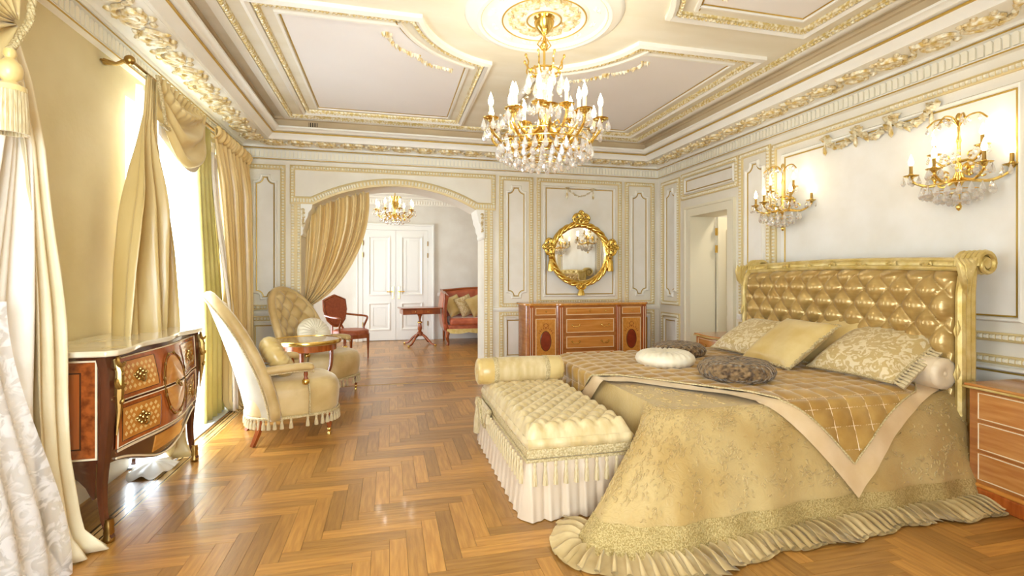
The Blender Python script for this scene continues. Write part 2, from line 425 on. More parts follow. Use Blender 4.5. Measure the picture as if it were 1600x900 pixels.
def strip(x0, x1, y0, y1, m): MB().bb(x0, x1, y0, y1, -.0095, .0002).build('inlay_strip', m, fl, smooth=0)
for (a, b, m) in ((-1.535, -1.52, 'inlay_dark'), (-1.52, -1.50, 'inlay_light'), (-1.50, -1.492, 'inlay_dark'), (-1.492, -1.452, 'inlay_light'), (-1.452, -1.443, 'inlay_dark'), (-1.443, -1.43, 'inlay_light')):
    strip(a, b, YN, 6.40, m)
for (a, b, m) in ((6.40, 6.405, 'inlay_dark'), (6.405, 6.462, 'plank'), (6.43, 6.45, 'inlay_light'), (6.86, 6.885, 'inlay_light'), (7.49, 7.53, 'inlay_light')):
    if m != 'plank': strip(XL, XR, a, b, m)
MB().bb(XL-.28, -1.555, 4.02, 5.95, 0, .012).build('floor_slab', 'slab_grey', fl, bevel=.003, label='pale grey slab on the floor by the window')  # thin pale blue-grey slab along the far window

# ---- left wall with two tall window openings
WIN = [(4.05, 5.55), (.75, 2.25)]
WZ = 2.62
lw = MB()
ys = [YN, .75, 2.25, 4.05, 5.55, YF]
for i in (0, 2, 4): lw.bb(XL-.32, XL, ys[i], ys[i+1], 0, ZC)
for a, b in WIN: lw.bb(XL-.32, XL, a, b, WZ, ZC)
wall_left = lw.build('wall_left', 'plaster_lamplit', smooth=0, kind='structure', label='mottled cream plaster wall with windows')
for i, (a, b) in enumerate(WIN):
    wf = MB(); X = XL-.22
    for (y0, y1, z0, z1) in ((a, a+.06, 0, WZ), (b-.06, b, 0, WZ), (a, b, WZ-.07, WZ), (a, b, 0, .08), (a, b, 2.02, 2.08), ((a+b)/2-.05, (a+b)/2+.05, 0, WZ)):
        wf.bb(X-.04, X+.04, y0, y1, z0, z1)
    wo = wf.build('window_%d' % (i+1), 'door_paint', smooth=0, kind='structure', label='tall white french window')
    for (y0, y1) in ((a+.06, (a+b)/2-.05), ((a+b)/2+.05, b-.06)):
        for (z0, z1) in ((.08, 2.02), (2.08, WZ-.07)):
            MB().bb(X-.006, X+.006, y0, y1, z0, z1).build('pane', 'pane_glass', wo, smooth=0)

# ---- far wall with the arch
AX0, AX1, AS0, AS1, AZ, AT = -1.08, 1.26, -.94, 1.144, 2.26, 2.53
acx = (AS0+AS1)/2; ahw = (AS1-AS0)/2; arise = AT-AZ; AR = (ahw*ahw+arise*arise)/(2*arise); acz = AT-AR
def archz(x): return AZ if (x <= AS0 or x >= AS1) else acz+math.sqrt(AR*AR-(x-acx)**2)
arc = [(AS0+(AS1-AS0)*k/24) for k in range(25)]
fw = MB(); YB = YF+.5
fw.bb(XL-.3, AX0, YF, YB, 0, ZC); fw.bb(AX1, XR+.35, YF, YB, 0, ZC)
xs = [AX0]+arc+[AX1]
for x0, x1 in zip(xs, xs[1:]):
    z0, z1 = (AZ, AZ) if (x1 <= AS0+1e-6 or x0 >= AS1-1e-6) else (archz(x0), archz(x1))
    fw.add([(x0,YF,z0),(x1,YF,z1),(x1,YB,z1),(x0,YB,z0),(x0,YF,ZC),(x1,YF,ZC),(x1,YB,ZC),(x0,YB,ZC)], [(0,3,2,1),(0,1,5,4),(2,3,7,6),(4,5,6,7)])
wall_far = fw.build('wall_far', 'plaster', smooth=25, kind='structure', label='cream panelled wall with a wide low arch')

# ---- right wall with a doorway
DY0, DY1, DZ = 5.12, 5.93, 2.18
rw = MB().bb(XR, XR+.36, YN, DY0, 0, ZC).bb(XR, XR+.36, DY1, YF, 0, ZC).bb(XR, XR+.36, DY0, DY1, DZ, ZC)
wall_right = rw.build('wall_right', 'plaster', smooth=0, kind='structure', label='pale cream panelled wall behind the bed')
wall_near = MB().bb(XL-.3, -1.2, YN-.3, YN, 0, ZC).bb(.5, XR+.3, YN-.3, YN, 0, ZC).bb(-1.2, .5, YN-.3, YN, 0, .3).bb(-1.2, .5, YN-.3, YN, 2.6, ZC).build('wall_near', 'plaster', smooth=0, kind='structure', label='plain cream plaster wall')
wf = MB()  # unseen window added in the near wall to let light reach the far wall
for (x0, x1, z0, z1) in ((-1.2, -1.14, .3, 2.6), (.44, .5, .3, 2.6), (-1.2, .5, .3, .36), (-1.2, .5, 2.54, 2.6), (-.4, -.3, .3, 2.6)): wf.bb(x0, x1, YN-.2, YN-.14, z0, z1)
wo = wf.build('window_3', 'door_paint', smooth=0, kind='structure', label='added white window behind the viewer to light the far wall')
for (x0, x1) in ((-1.14, -.4), (-.3, .44)): MB().bb(x0, x1, YN-.175, YN-.165, .36, 2.54).build('pane', 'pane_glass', wo, smooth=0)
# passage behind the doorway
MB().bb(XR+.36, 5.6, 6.3, 6.4, 0, 2.8).bb(XR+.36, 5.6, 4.3, 4.4, 0, 2.8).bb(5.5, 5.6, 4.4, 6.3, 0, 2.8).bb(XR+.36, 5.6, 4.3, 6.4, 2.8, 2.9).build('wall_passage', 'far_wall_paint', smooth=0, kind='structure', label='plain passage walls behind the side door')
# door casing and open leaf
dc = MB().mould([(DY0, 0), (DY0, DZ), (DY1, DZ), (DY1, 0)], [(-.03, -.36), (-.03, .025), (.065, .03), (.072, .045), (.10, .045), (.10, 0)], F_RIGHT, closed=False)
door1 = dc.build('door_1', 'jamb_paint', smooth=30, kind='structure', label='cream side doorway with its leaf open')
leaf = MB().bb(XR+.37, XR+1.12, DY1-.075, DY1-.035, .01, DZ-.03).build('door_leaf', 'jamb_paint', door1, smooth=0)
fd = lambda u, v, w: (u, DY1-.075-w, v)
for (z0, z1) in ((.95, DZ-.2), (.15, .82)):
    MB().mould(rect(XR+.50, XR+1.0, z0, z1), [(0, 0), (0, .012), (.02, .016), (.04, .006), (.045, 0)], fd).build('leaf_panel', 'jamb_paint', leaf)
for z in (1.95, 1.72):
    MB().tube([(XR+.345, DY1-.08, z-.05), (XR+.345, DY1-.08, z+.05)], .011, 8).bb(XR+.325, XR+.365, DY1-.078, DY1-.074, z-.05, z+.05).build('hinge', 'brass', leaf)

# ---- second room beyond the arch
YB2 = 10.85
MB().bb(-2.3, 3.6, YB2, YB2+.2, 0, ZC).build('wall_back', 'far_wall_paint', smooth=0, kind='structure', label='pale grey wall of the room beyond the arch')
wl2 = MB().bb(-2.3, -2.0, YB, 8.2, 0, ZC).bb(-2.3, -2.0, 9.8, YB2, 0, ZC).bb(-2.3, -2.0, 8.2, 9.8, 2.65, ZC).bb(-2.3, -2.0, 8.2, 9.8, 0, .25)
wl2.build('wall_back_left', 'far_wall_paint', smooth=0, kind='structure', label='window side wall beyond the arch')
MB().bb(3.3, 3.6, YB, YB2, 0, ZC).build('wall_back_right', 'far_wall_paint', smooth=0, kind='structure', label='side wall beyond the arch')
MB().mould([(-2.0, YB), (3.3, YB), (3.3, YB2), (-2.0, YB2)], [(0, 2.86), (.03, 2.86), (.03, 2.98), (.07, 3.0), (.07, 3.03), (.2, 3.06), (.2, 3.1), (.26, 3.12), (.26, ZC)], lambda u, v, w: (u, v, w)).build('trim_2', 'paint', kind='structure', label='cornice of the room beyond the arch')
db = MB().beads([(-2.0, 2.92), (3.3, 2.92)], lambda u, v, w: (u, YB2-.03-w, v), .055, .04, .012, closed=False, l=.018)
db.build('trim_3', 'paint', kind='structure', label='dentil band beyond the arch')
# double door
D0, D1, DT = -.54, .80, 2.33
dd = MB().mould([(D0, 0), (D0, DT), (D1, DT), (D1, 0)], [(0, 0), (0, .04), (.09, .045), (.10, .06), (.13, .06), (.13, 0)], lambda u, v, w: (u, YB2-w, v), closed=False)
door2 = dd.build('door_2', 'door_paint', smooth=30, kind='structure', label='white panelled double door beyond the arch')
dm = (D0+D1)/2
f2 = lambda u, v, w: (u, YB2-.03-w, v)
for sgn, (a, b) in ((1, (D0+.003, dm-.003)), (-1, (dm+.003, D1-.003))):
    lf = MB().bb(a, b, YB2-.03, YB2-.001, .01, DT-.003).build('door_leaf', 'door_paint', door2, smooth=0)
    for (z0, z1) in ((.22, .80), (.95, DT-.13)):
        MB().mould(rect(a+.11, b-.11, z0, z1), [(0, 0), (0, .014), (.018, .018), (.035, .008), (.045, -.002), (.07, -.002), (.1, .008)], f2).build('leaf_panel', 'door_paint', lf)
    hx = b-.06 if sgn == 1 else a+.06
    hd = MB().bb(hx-.022, hx+.022, YB2-.042, YB2-.03, .88, 1.14).tube([(hx, YB2-.04, 1.03), (hx, YB2-.085, 1.03), (hx-sgn*.12, YB2-.085, 1.03)], .011, 8)
    hd.build('handle', 'brass', lf, bevel=.003)
    ex = a if sgn == 1 else b
    for z in (2.05, 1.8, .35): MB().tube([(ex, YB2-.045, z-.05), (ex, YB2-.045, z+.05)], .012, 8).build('hinge', 'old_brass', lf)
MB().bb(1.0, 1.07, YB2-.012, YB2, .93, 1.0).bb(1.015, 1.055, YB2-.016, YB2, .945, .985).build('light_switch', 'plastic_white', bevel=.003)
tag(bpy.data.objects['light_switch'], 'small white switch on the grey wall beside the double door', 'switch')
o = MB().bb(XR-.012, XR, 4.93, 5.0, .86, .92).bb(XR-.018, XR, 4.945, 4.985, .873, .907).build('wall_socket', 'plastic_white', bevel=.003)
tag(o, 'white socket plate between the side doorway and the bed headboard', 'socket')

# ---- ceiling
MB().bb(XL-.3, XR+.36, YN-.3, YB2+.2, ZC, ZC+.2).build('ceiling', 'ceiling_paint', smooth=0, kind='structure', label='cream ceiling with gilded moulded panels')
ceil = bpy.data.objects['ceiling']
RC = (1.065, 3.38)
def offpoly(path, o):
    n = len(path); out = []
    for i in range(n):
        p = Vector(path[i]); d1 = (p-Vector(path[i-1])).normalized(); d2 = (Vector(path[(i+1) % n])-p).normalized()
        n1 = Vector((-d1.y, d1.x)); n2 = Vector((-d2.y, d2.x)); nn = (n1+n2).normalized(); k = 1/max(.45, nn.dot(n1)); out.append(tuple(p+nn*(o*k)))
    return out
ra = .87
pa = [(-.95, 3.58), (RC[0]-math.sqrt(ra*ra-.2**2), 3.58)]
a0 = math.atan2(.2, -math.sqrt(ra*ra-.2**2)); a1 = math.atan2(math.sqrt(ra*ra-.215**2), -.215)
pa += [(RC[0]+ra*math.cos(lerp(a0, a1, k/14)), RC[1]+ra*math.sin(lerp(a0, a1, k/14))) for k in range(1, 15)]
pa += [(.85, 5.99), (-.95, 5.99)]
def leafy(mb, path, fr, step, size, h):
    """little leaf and flower knobs along a path, for plaster garlands"""
    for k in range(len(path)-1):
        a, b = Vector(path[k]), Vector(path[k+1]); n = max(1, int((b-a).length/step))
        for j in range(n):
            p = a.lerp(b, (j+random.random()*.6)/n); r = size*random.uniform(.6, 1.25); x, y = p.x+random.uniform(-.5, .5)*size, p.y+random.uniform(-.6, .6)*size
            an = random.random()*PI; ca, sa = math.cos(an), math.sin(an); vs = []
            for (e1, e2, z) in ((-1, 0, 0), (0, -.55, 0), (1, 0, 0), (0, .55, 0), (0, 0, 1)): vs.append(fr(x+(e1*ca-e2*sa)*r, y+(e1*sa+e2*ca)*r, z*h*random.uniform(.7, 1.2)))
            mb.add(vs, [(0, 1, 4), (1, 2, 4), (2, 3, 4), (3, 0, 4)])
for mx_ in (0, 1):
    for my in (0, 1):
        p = [((2*RC[0]-x) if mx_ else x, (2*RC[1]-y) if my else y) for x, y in pa]
        if mx_ != my: p = p[::-1]
        cp = MB().mould(p, [(-.01, 0), (-.01, .03), (.02, .045), (.045, .03), (.05, 0)], F_CEIL).build('panel_frame', 'paint', ceil)
        g = MB().mould(p, [(.05, 0), (.05, .018), (.067, .03), (.085, .018), (.088, 0)], F_CEIL); g.beads(offpoly(p, .068), lambda u, v, w: F_CEIL(u, v, w+.024), .03, .012, .012)
        g.build('gilt_rope', 'gilt_paint', cp)
        MB().mould(p, [(.165, 0), (.17, .016), (.19, .018), (.197, .004)], F_CEIL).build('inner_frame', 'paint', cp)
        MB().mould(p, [(.197, .004), (.203, .010), (.209, .004)], F_CEIL).build('gilt_fillet', 'gilt_line', cp)
        MB().prism(offpoly(p, .203), F_CEIL, .003, .0031).build('panel_fill', 'ceiling_panel', cp, smooth=0)
        # garland hugging the curved corner
        ga = []
        for k in range(25):
            t = k/24; an = lerp(a0-.22, a1+.22, t) if a0 > a1 else lerp(a0+.22, a1-.22, t); r = ra+.33+.04*abs(math.sin(2*PI*t))
            x, y = RC[0]+r*math.cos(an), RC[1]+r*math.sin(an)
            ga.append(((2*RC[0]-x) if mx_ else x, (2*RC[1]-y) if my else y))
        gm = MB(); leafy(gm, ga, F_CEIL, .010, .022, .03)
        for q in (0, 12, 24): leafy(gm, [(ga[q][0]-.03, ga[q][1]), (ga[q][0]+.03, ga[q][1])], F_CEIL, .006, .022, .04)
        gm.build('garland', 'gilt_relief', cp, smooth=0)
pr = rect(-1.13, 3.27, .6, 6.17)
pf = MB().mould(pr, [(-.05, 0), (-.05, .03), (0, .04), (.02, .03), (.02, 0)], F_CEIL).build('border_frame', 'paint', ceil)
g = MB().mould(pr, [(.02, 0), (.02, .02), (.04, .03), (.06, .02), (.062, 0)], F_CEIL); g.beads(offpoly(pr, .04), lambda u, v, w: F_CEIL(u, v, w+.025), .032, .014, .012); g.build('gilt_rope', 'gilt_paint', pf)

# scroll ornament reused by cornice and rosette: local u, v, w
def scroll_mesh(L, Wd, h, name, parent, fr, m='gilt_relief'):
    mb = MB()
    def spiral(cx, cy, R, turns, a0, sg, r0):
        P = [];
        for k in range(17):
            t = k/16; a = a0+sg*turns*2*PI*t; r = R*(1-.82*t); P.append(fr(cx+r*math.cos(a), cy+r*math.sin(a), h*.35))
        mb.tube(P, [r0*(.35+.9*math.sin(PI*min(1, .12+.88*k/16))) for k in range(17)], 5)
    spiral(-.16*L, .02*Wd, .40*Wd, 1.5, PI, 1, h*.9)
    spiral(.30*L, -.06*Wd, .32*Wd, 1.3, 0, -1, h*.75)
    stem = [fr(-.5*L+L*k/10, .42*Wd*math.sin(2*PI*k/10+.6)*.8, h*.3) for k in range(11)]
    mb.tube(stem, [h*.2+h*.45*math.sin(PI*k/10) for k in range(11)], 5)
    for (x, y, an, l) in ((-.46, .30, 2.4, .12), (-.36, -.40, 4.2, .13), (.02, .42, 1.0, .12), (.08, -.42, 5.2, .13), (.46, .30, .6, .13), (.48, -.30, 5.6, .12), (-.16, .02, 0, .05)):
        x *= L; y *= Wd; l *= Wd*.8; P = [fr(x+(q-.5)*2*l*math.cos(an+.9*(q-.5)), y+(q-.5)*2*l*math.sin(an+.9*(q-.5)), h*.25) for q in (0, .25, .5, .75, 1)]
        mb.tube(P, [h*.2, h*.7, h*.85, h*.6, h*.15], 5)
    return mb.build(name, m, parent, smooth=60)
# rosette
ro = MB().lathe([(.001, -.02), (.10, -.02), (.115, -.035), (.13, -.02), (.27, -.018), (.285, -.04), (.305, -.04), (.32, -.02), (.43, -.022), (.445, -.045), (.475, -.05), (.50, -.03), (.53, -.028), (.555, -.012), (.56, 0.0)], 64, (RC[0], RC[1], ZC)).build('rosette', 'paint', ceil)
for r in (.122, .296, .448): MB().tube([(RC[0]+r*math.cos(a*PI/32), RC[1]+r*math.sin(a*PI/32), ZC-.04) for a in range(64)], .006, 6, closed=True).build('gilt_ring', 'gilt_line', ro)
s0 = None
for k in range(8):
    a = k*PI/4+.2; loc = (RC[0]+.20*math.cos(a), RC[1]+.20*math.sin(a), ZC-.019)
    if s0 is None: s0 = scroll_mesh(.15, .12, .016, 'rosette_scroll', ro, lambda u, v, w: (u, v, -w)); s0.location = loc; s0.rotation_euler = (0, 0, a+PI/2)
    else: clone(s0, ro, loc, (0, 0, a+PI/2))
gm = MB()
for k in range(12):
    a = k*PI/6; leafy(gm, [(RC[0]+.375*math.cos(a-.12), RC[1]+.375*math.sin(a-.12)), (RC[0]+.375*math.cos(a+.12), RC[1]+.375*math.sin(a+.12))], lambda u, v, w: F_CEIL(u, v, w+.02), .012, .02, .014)
gm.build('flower_relief', 'bead_paint', ro, smooth=0)

# ---- cornice all round the room
plan = [(XL, YN), (XR, YN), (XR, YF), (XL, YF)]
I = lambda u, v, w: (u, v, w)
tr1 = MB().mould(plan, [(0, 2.80), (.055, 2.80), (.055, 2.818), (.035, 2.822), (.035, 2.918), (.06, 2.925), (.06, 2.936), (.075, 2.94), (.075, 2.962), (.095, 2.972), (.11, 2.974), (.395, 2.968), (.41, 2.955), (.435, 2.955), (.445, 2.975), (.48, 3.0), (.49, 3.012)], I).build('trim_1', 'paint', smooth=30, kind='structure', label='deep cream cornice with gilded scrolls and dentils')
MB().mould(plan, [(.49, 3.012), (.503, 3.014), (.503, 3.026), (.495, 3.028)], I).mould(plan, [(.0599, 2.9245), (.064, 2.9255), (.064, 2.933), (.0599, 2.9365)], I).mould(plan, [(.0549, 2.799), (.059, 2.80), (.059, 2.808), (.0549, 2.81)], I).build('gilt_fillet', 'gilt_line', tr1)
MB().mould(plan, [(.495, 3.028), (.53, 3.034), (.555, 3.055), (.57, 3.06), (.57, 3.078), (.53, 3.09), (.50, 3.09)], I).build('cove_lip', 'paint', tr1, smooth=30)
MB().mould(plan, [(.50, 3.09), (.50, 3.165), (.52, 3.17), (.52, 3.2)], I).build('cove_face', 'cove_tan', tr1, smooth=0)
dm_ = MB(); dw, dh, dt = .0175, .088, .016
pf_ = [(-dw, 0), (dw, 0), (dw, dh-.014), (dw*.6, dh-.003), (0, dh), (-dw*.6, dh-.003), (-dw, dh-.014)]
dm_.prism(pf_, lambda u, v, w: (u, -w, v), 0, dt)
d0 = dm_.build('dentil', 'bead_paint', tr1, smooth=0)
first = True
for (fn, a, b, rz) in ((lambda t: (t, YF-.035, 2.826), XL+.06, XR-.06, 0), (lambda t: (XR-.035, t, 2.826), 2.2, YF-.06, -PI/2), (lambda t: (XL+.035, t, 2.826), 2.5, YF-.06, PI/2)):
    n = int((b-a)/.0485)
    for k in range(n):
        t = a+(b-a)*(k+.5)/n
        if first: d0.location = fn(t); d0.rotation_euler = (0, 0, rz); first = False
        else: clone(d0, tr1, fn(t), (0, 0, rz))
ac = scroll_mesh(.205, .25, .026, 'acanthus_scroll', tr1, lambda u, v, w: (u, v, -w)); first = True
for (fn, a, b, rz) in ((lambda t: (XL+.255, t, 2.970), 1.6, YF-.30, PI/2), (lambda t: (t, YF-.255, 2.970), XL+.3, XR-.3, 0), (lambda t: (XR-.255, t, 2.970), 1.6, YF-.30, -PI/2)):
    n = int((b-a)/.285)
    for k in range(n):
        t = a+(b-a)*(k+.5)/n
        if first: ac.location = fn(t); ac.rotation_euler = (0, 0, rz); first = False
        else: clone(ac, tr1, fn(t), (0, 0, rz), (1, 1 if k % 2 else -1, 1))
vg = MB().bb(-.92, -.82, YF-.503, YF-.497, 3.10, 3.15)
o = vg.build('vent_grille', 'grille_dark', tr1, smooth=0)
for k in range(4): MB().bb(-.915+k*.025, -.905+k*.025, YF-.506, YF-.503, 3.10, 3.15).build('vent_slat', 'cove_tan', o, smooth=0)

# ---- wall panelling
BEAD = [(-.030, 0), (-.030, .018), (-.020, .024), (-.016, .014), (.016, .014), (.020, .024), (.030, .018), (.030, 0)]
LINE = [(-.020, 0), (-.018, .014), (-.008, .026), (.004, .024), (.010, .012), (.0145, 0)]
def panel(wall, fr, u0, u1, v0, v1, inner='scoop', ins=.085, r=.06, fill=True, gilt=True):
    p = rect(u0, u1, v0, v1)
    o = MB().mould(p, BEAD, fr).build('panel_moulding', 'moulding_wash', wall)
    MB().beads(p, lambda u, v, w: fr(u, v, w+.013), .036, .015, .020).build('bead_row', 'bead_paint', o, smooth=0, kind='stuff')
    if inner:
        q = scoop(u0+ins, u1-ins, v0+ins*1.3, v1-ins*1.3, r) if inner == 'scoop' else rect(u0+ins, u1-ins, v0+ins, v1-ins)
        MB().mould(q, LINE, fr).build('inner_moulding', 'paint', o)
        if gilt: MB().mould(q, [(.0140, 0), (.016, .008), (.025, .007), (.027, 0)], fr).build('gilt_fillet', 'gilt_line', o)
        if fill: MB().prism(q, fr, .001, .0012).build('panel_fill', 'panel_fill', o, smooth=0)
    return o
def garland(wall, fr, pts, drops, sz=.026, h=.035):
    gm = MB(); leafy(gm, pts, fr, .009, sz, h)
    for (u, v) in drops:
        leafy(gm, [(u-.03, v), (u+.03, v)], fr, .004, sz*1.1, h*1.5)
        gm.tube([fr(u, v, .01), fr(u, v-.05, .012), fr(u, v-.09, .015), fr(u, v-.125, .012), fr(u, v-.15, .006)], [.006, .006, .016, .018, .003], 6)
    gm.build('garland', 'gilt_relief', wall, smooth=0)
FF = F_FAR
panel(wall_far, FF, -1.70, -1.29, .97, 2.71)
panel(wall_far, FF, 1.50, 1.93, .95, 2.71)
panel(wall_far, FF, 3.39, 3.81, .97, 2.71)
panel(wall_far, FF, 2.04, 3.28, .99, 2.71, inner='rect', ins=.09)
for a, b in ((-1.70, -1.29), (1.50, 1.93), (2.04, 3.28), (3.39, 3.81)): panel(wall_far, FF, a, b, .17, .83, inner='rect', ins=.07)
cat = [(2.46+.40*k/16, 2.60-.10*math.sin(PI*k/16)) for k in range(17)]
garland(wall_far, FF, cat, [(2.46, 2.61), (2.86, 2.61)], .016)
# rail at dado height and skirting
for (x0, x1) in ((XL, AX0-.12), (AX1+.12, XR)):
    MB().mould([(x0, .90), (x1, .90)], [(-.03, 0), (-.03, .015), (-.01, .03), (.02, .03), (.03, .012), (.03, 0)], FF, closed=False).build('dado_rail', 'paint', wall_far)
SK = [(0, .02), (.10, .02), (.12, .012), (.13, 0)]
def skirt(name, fr, a, b, label):
    MB().mould([(a, 0), (b, 0)], [(0, .022), (.11, .022), (.13, .012), (.14, 0)], fr, closed=False).build(name, 'paint', smooth=30, kind='structure', label=label)
skirt('baseboard_far', FF, XL, AX0, 'cream skirting left of the arch'); skirt('baseboard_far_dresser', FF, AX1, XR, 'cream skirting behind the dresser')
skirt('baseboard_right', F_RIGHT, YN, DY0-.1, 'cream skirting behind the bed'); skirt('baseboard_left', F_LEFT, 2.7, 4.05, 'cream skirting behind the commode')
# frame of the arch field
o = MB().mould([(-1.18, AZ+.0), (-1.18, 2.72), (1.39, 2.72), (1.39, AZ)], [(-q, h) for q, h in BEAD][::-1], FF, closed=False).build('panel_moulding', 'moulding_wash', wall_far)
MB().beads([(-1.18, AZ), (-1.18, 2.72), (1.39, 2.72), (1.39, AZ)], lambda u, v, w: FF(u, v, w+.013), .036, .015, .020, closed=False).build('bead_row', 'bead_paint', o, smooth=0, kind='stuff')
ap = [(-1.20, AZ+.045), (AS0-.015, AZ+.045)]+[(x, archz(x)+.05) for x in arc[1:-1]]+[(AS1+.015, AZ+.045), (1.41, AZ+.045)]
o = MB().mould(ap, [(-.05, 0), (-.05, .03), (-.035, .035), (.03, .03), (.05, .015), (.055, 0)], FF, closed=False).build('arch_moulding', 'moulding_wash', wall_far)
MB().beads(ap, lambda u, v, w: FF(u, v, w+.031), .036, .026, .02, closed=False).build('bead_row', 'bead_paint', o, smooth=0, kind='stuff')
for x, sg in ((AX0, -1), (AX1, 1)):
    o = MB().bb(min(x, x+sg*.12), max(x, x+sg*.12), YF-.018, YF, 0, AZ).build('pilaster', 'moulding_wash', wall_far, smooth=0)
    for q in (.025, .095): MB().beads([(x+sg*q, .15), (x+sg*q, AZ)], lambda u, v, w: FF(u, v, w+.018), .036, .016, .018, closed=False).build('bead_row', 'bead_paint', o, smooth=0, kind='stuff')
    # carved corbel under the shoulder
    tip = AS0 if sg < 0 else AS1
    cb = [(x, AZ-.40), (x-sg*.015, AZ-.40), (x-sg*.03, AZ-.37), (x-sg*.025, AZ-.33), (x-sg*.05, AZ-.28), (x-sg*.055, AZ-.22), (x-sg*.085, AZ-.16), (x-sg*.09, AZ-.11), (tip+sg*.01, AZ-.06), (tip, AZ), (x, AZ)]
    c_ = MB().prism(cb, FF, -.40, .045).build('corbel', 'paint', wall_far, bevel=.004)
    gm = MB(); leafy(gm, [(x-sg*.03, AZ-.06), (x-sg*.03, AZ-.30)], lambda u, v, w: FF(u, v, w+.045), .008, .022, .02); gm.build('corbel_leaf', 'gilt_relief', c_, smooth=0)
# right wall
FR = F_RIGHT
panel(wall_right, FR, 6.20, 6.62, .97, 2.70)
panel(wall_right, FR, 4.50, 4.93, .95, 2.72)
panel(wall_right, FR, 5.00, 6.10, 2.42, 2.72, inner='rect', ins=.06)
panel(wall_right, FR, 2.20, 4.42, .95, 2.70, inner='rect', ins=.12, fill=True)
panel(wall_right, FR, 1.60, 2.10, .95, 2.72)
for a, b in ((6.20, 6.62), (4.50, 4.93), (2.20, 4.42), (1.6, 2.1)): panel(wall_right, FR, a, b, .17, .80, inner='rect', ins=.06)
pts = []
for k in range(3):
    a, b = 3.77-.31*k, 3.77-.31*(k+1)
    pts += [(lerp(a, b, j/12), 2.60-.09*math.sin(PI*j/12)) for j in range(13)]
garland(wall_right, lambda u, v, w: FR(u, v, w+.02), pts, [(3.77-.31*k, 2.61) for k in range(4)], .032, .04)
# ================================================================ BED
def tuft(u, v, depth):
    """diamond tufting height: creases on the diagonals, deepest at the buttons"""
    a, b = abs(math.sin(PI*(u+v)/2)), abs(math.sin(PI*(u-v)/2))
    return depth*(a*b)**.38
bed = thing('bed', 'wide bed with a deep buttoned gold satin headboard in a carved gilt frame', 'bed', (2.6, 3.41, 0))
def W(mb, root):   # world-space mesh under a root without rotation
    mb.v = [(x-root.location.x, y-root.location.y, z-root.location.z) for x, y, z in mb.v]; return mb
HY0, HY1, HX = 2.42, 4.42, 3.60
def headtop(y): return 1.435+.025*math.cos((y-3.42)/1.0*PI/2)
MB_ = MB().bb(1.56, 3.58, 2.56, 4.28, .12, .57); W(MB_, bed).build('mattress', 'cream_satin', bed, bevel=.04)
mb = MB()
for x in (1.7, 3.4):
    for y in (2.7, 4.1): mb.bb(x-.04, x+.04, y-.04, y+.04, 0, .12)
W(mb, bed).build('slat_base', 'gold_wood', bed)
def hb(u, v):
    y = lerp(HY0+.035, HY1-.035, u); z = lerp(.35, headtop(y)-.045, v)
    e = min(1, min(u, 1-u)/.045)*min(1, min(v*1.5, 1-v)/.05); e = max(0, e)**.5
    roll = max(0, (z-1.22)/.2); back = .075*roll*roll*.8
    uu = (y-HY0)/.0925; vv = (z-.46)/.115
    return (HX-.03-(tuft(uu, vv, .065)+.03)*e+back, y, z)
W(MB().grid(hb, 200, 90), bed).build('headboard_pad', 'satin_head', bed, smooth=180, label='gold satin pad with deep diamond buttoning')
b0 = None
for r in range(-1, 9):
    for k in range(1, 22):
        y = HY0+.0925*k; z = .46+.115*r
        if (k+r) % 2 or not (HY0+.1 < y < HY1-.1) or z > headtop(y)-.09 or z < .42: continue
        roll = max(0, (z-1.22)/.2)
        loc = (HX-.066+.06*roll*roll-bed.location.x, y-bed.location.y, z)
        if b0 is None: b0 = MB().ell((0, 0, 0), .007, .011, .011, 8, 5).build('button', 'satin_head', bed, loc=loc)
        else: clone(b0, bed, loc)
W(MB().bb(HX-.02, HX+.05, HY0+.03, HY1-.03, .1, 1.32), bed).build('headboard_back', 'gold_wood', bed, smooth=0)
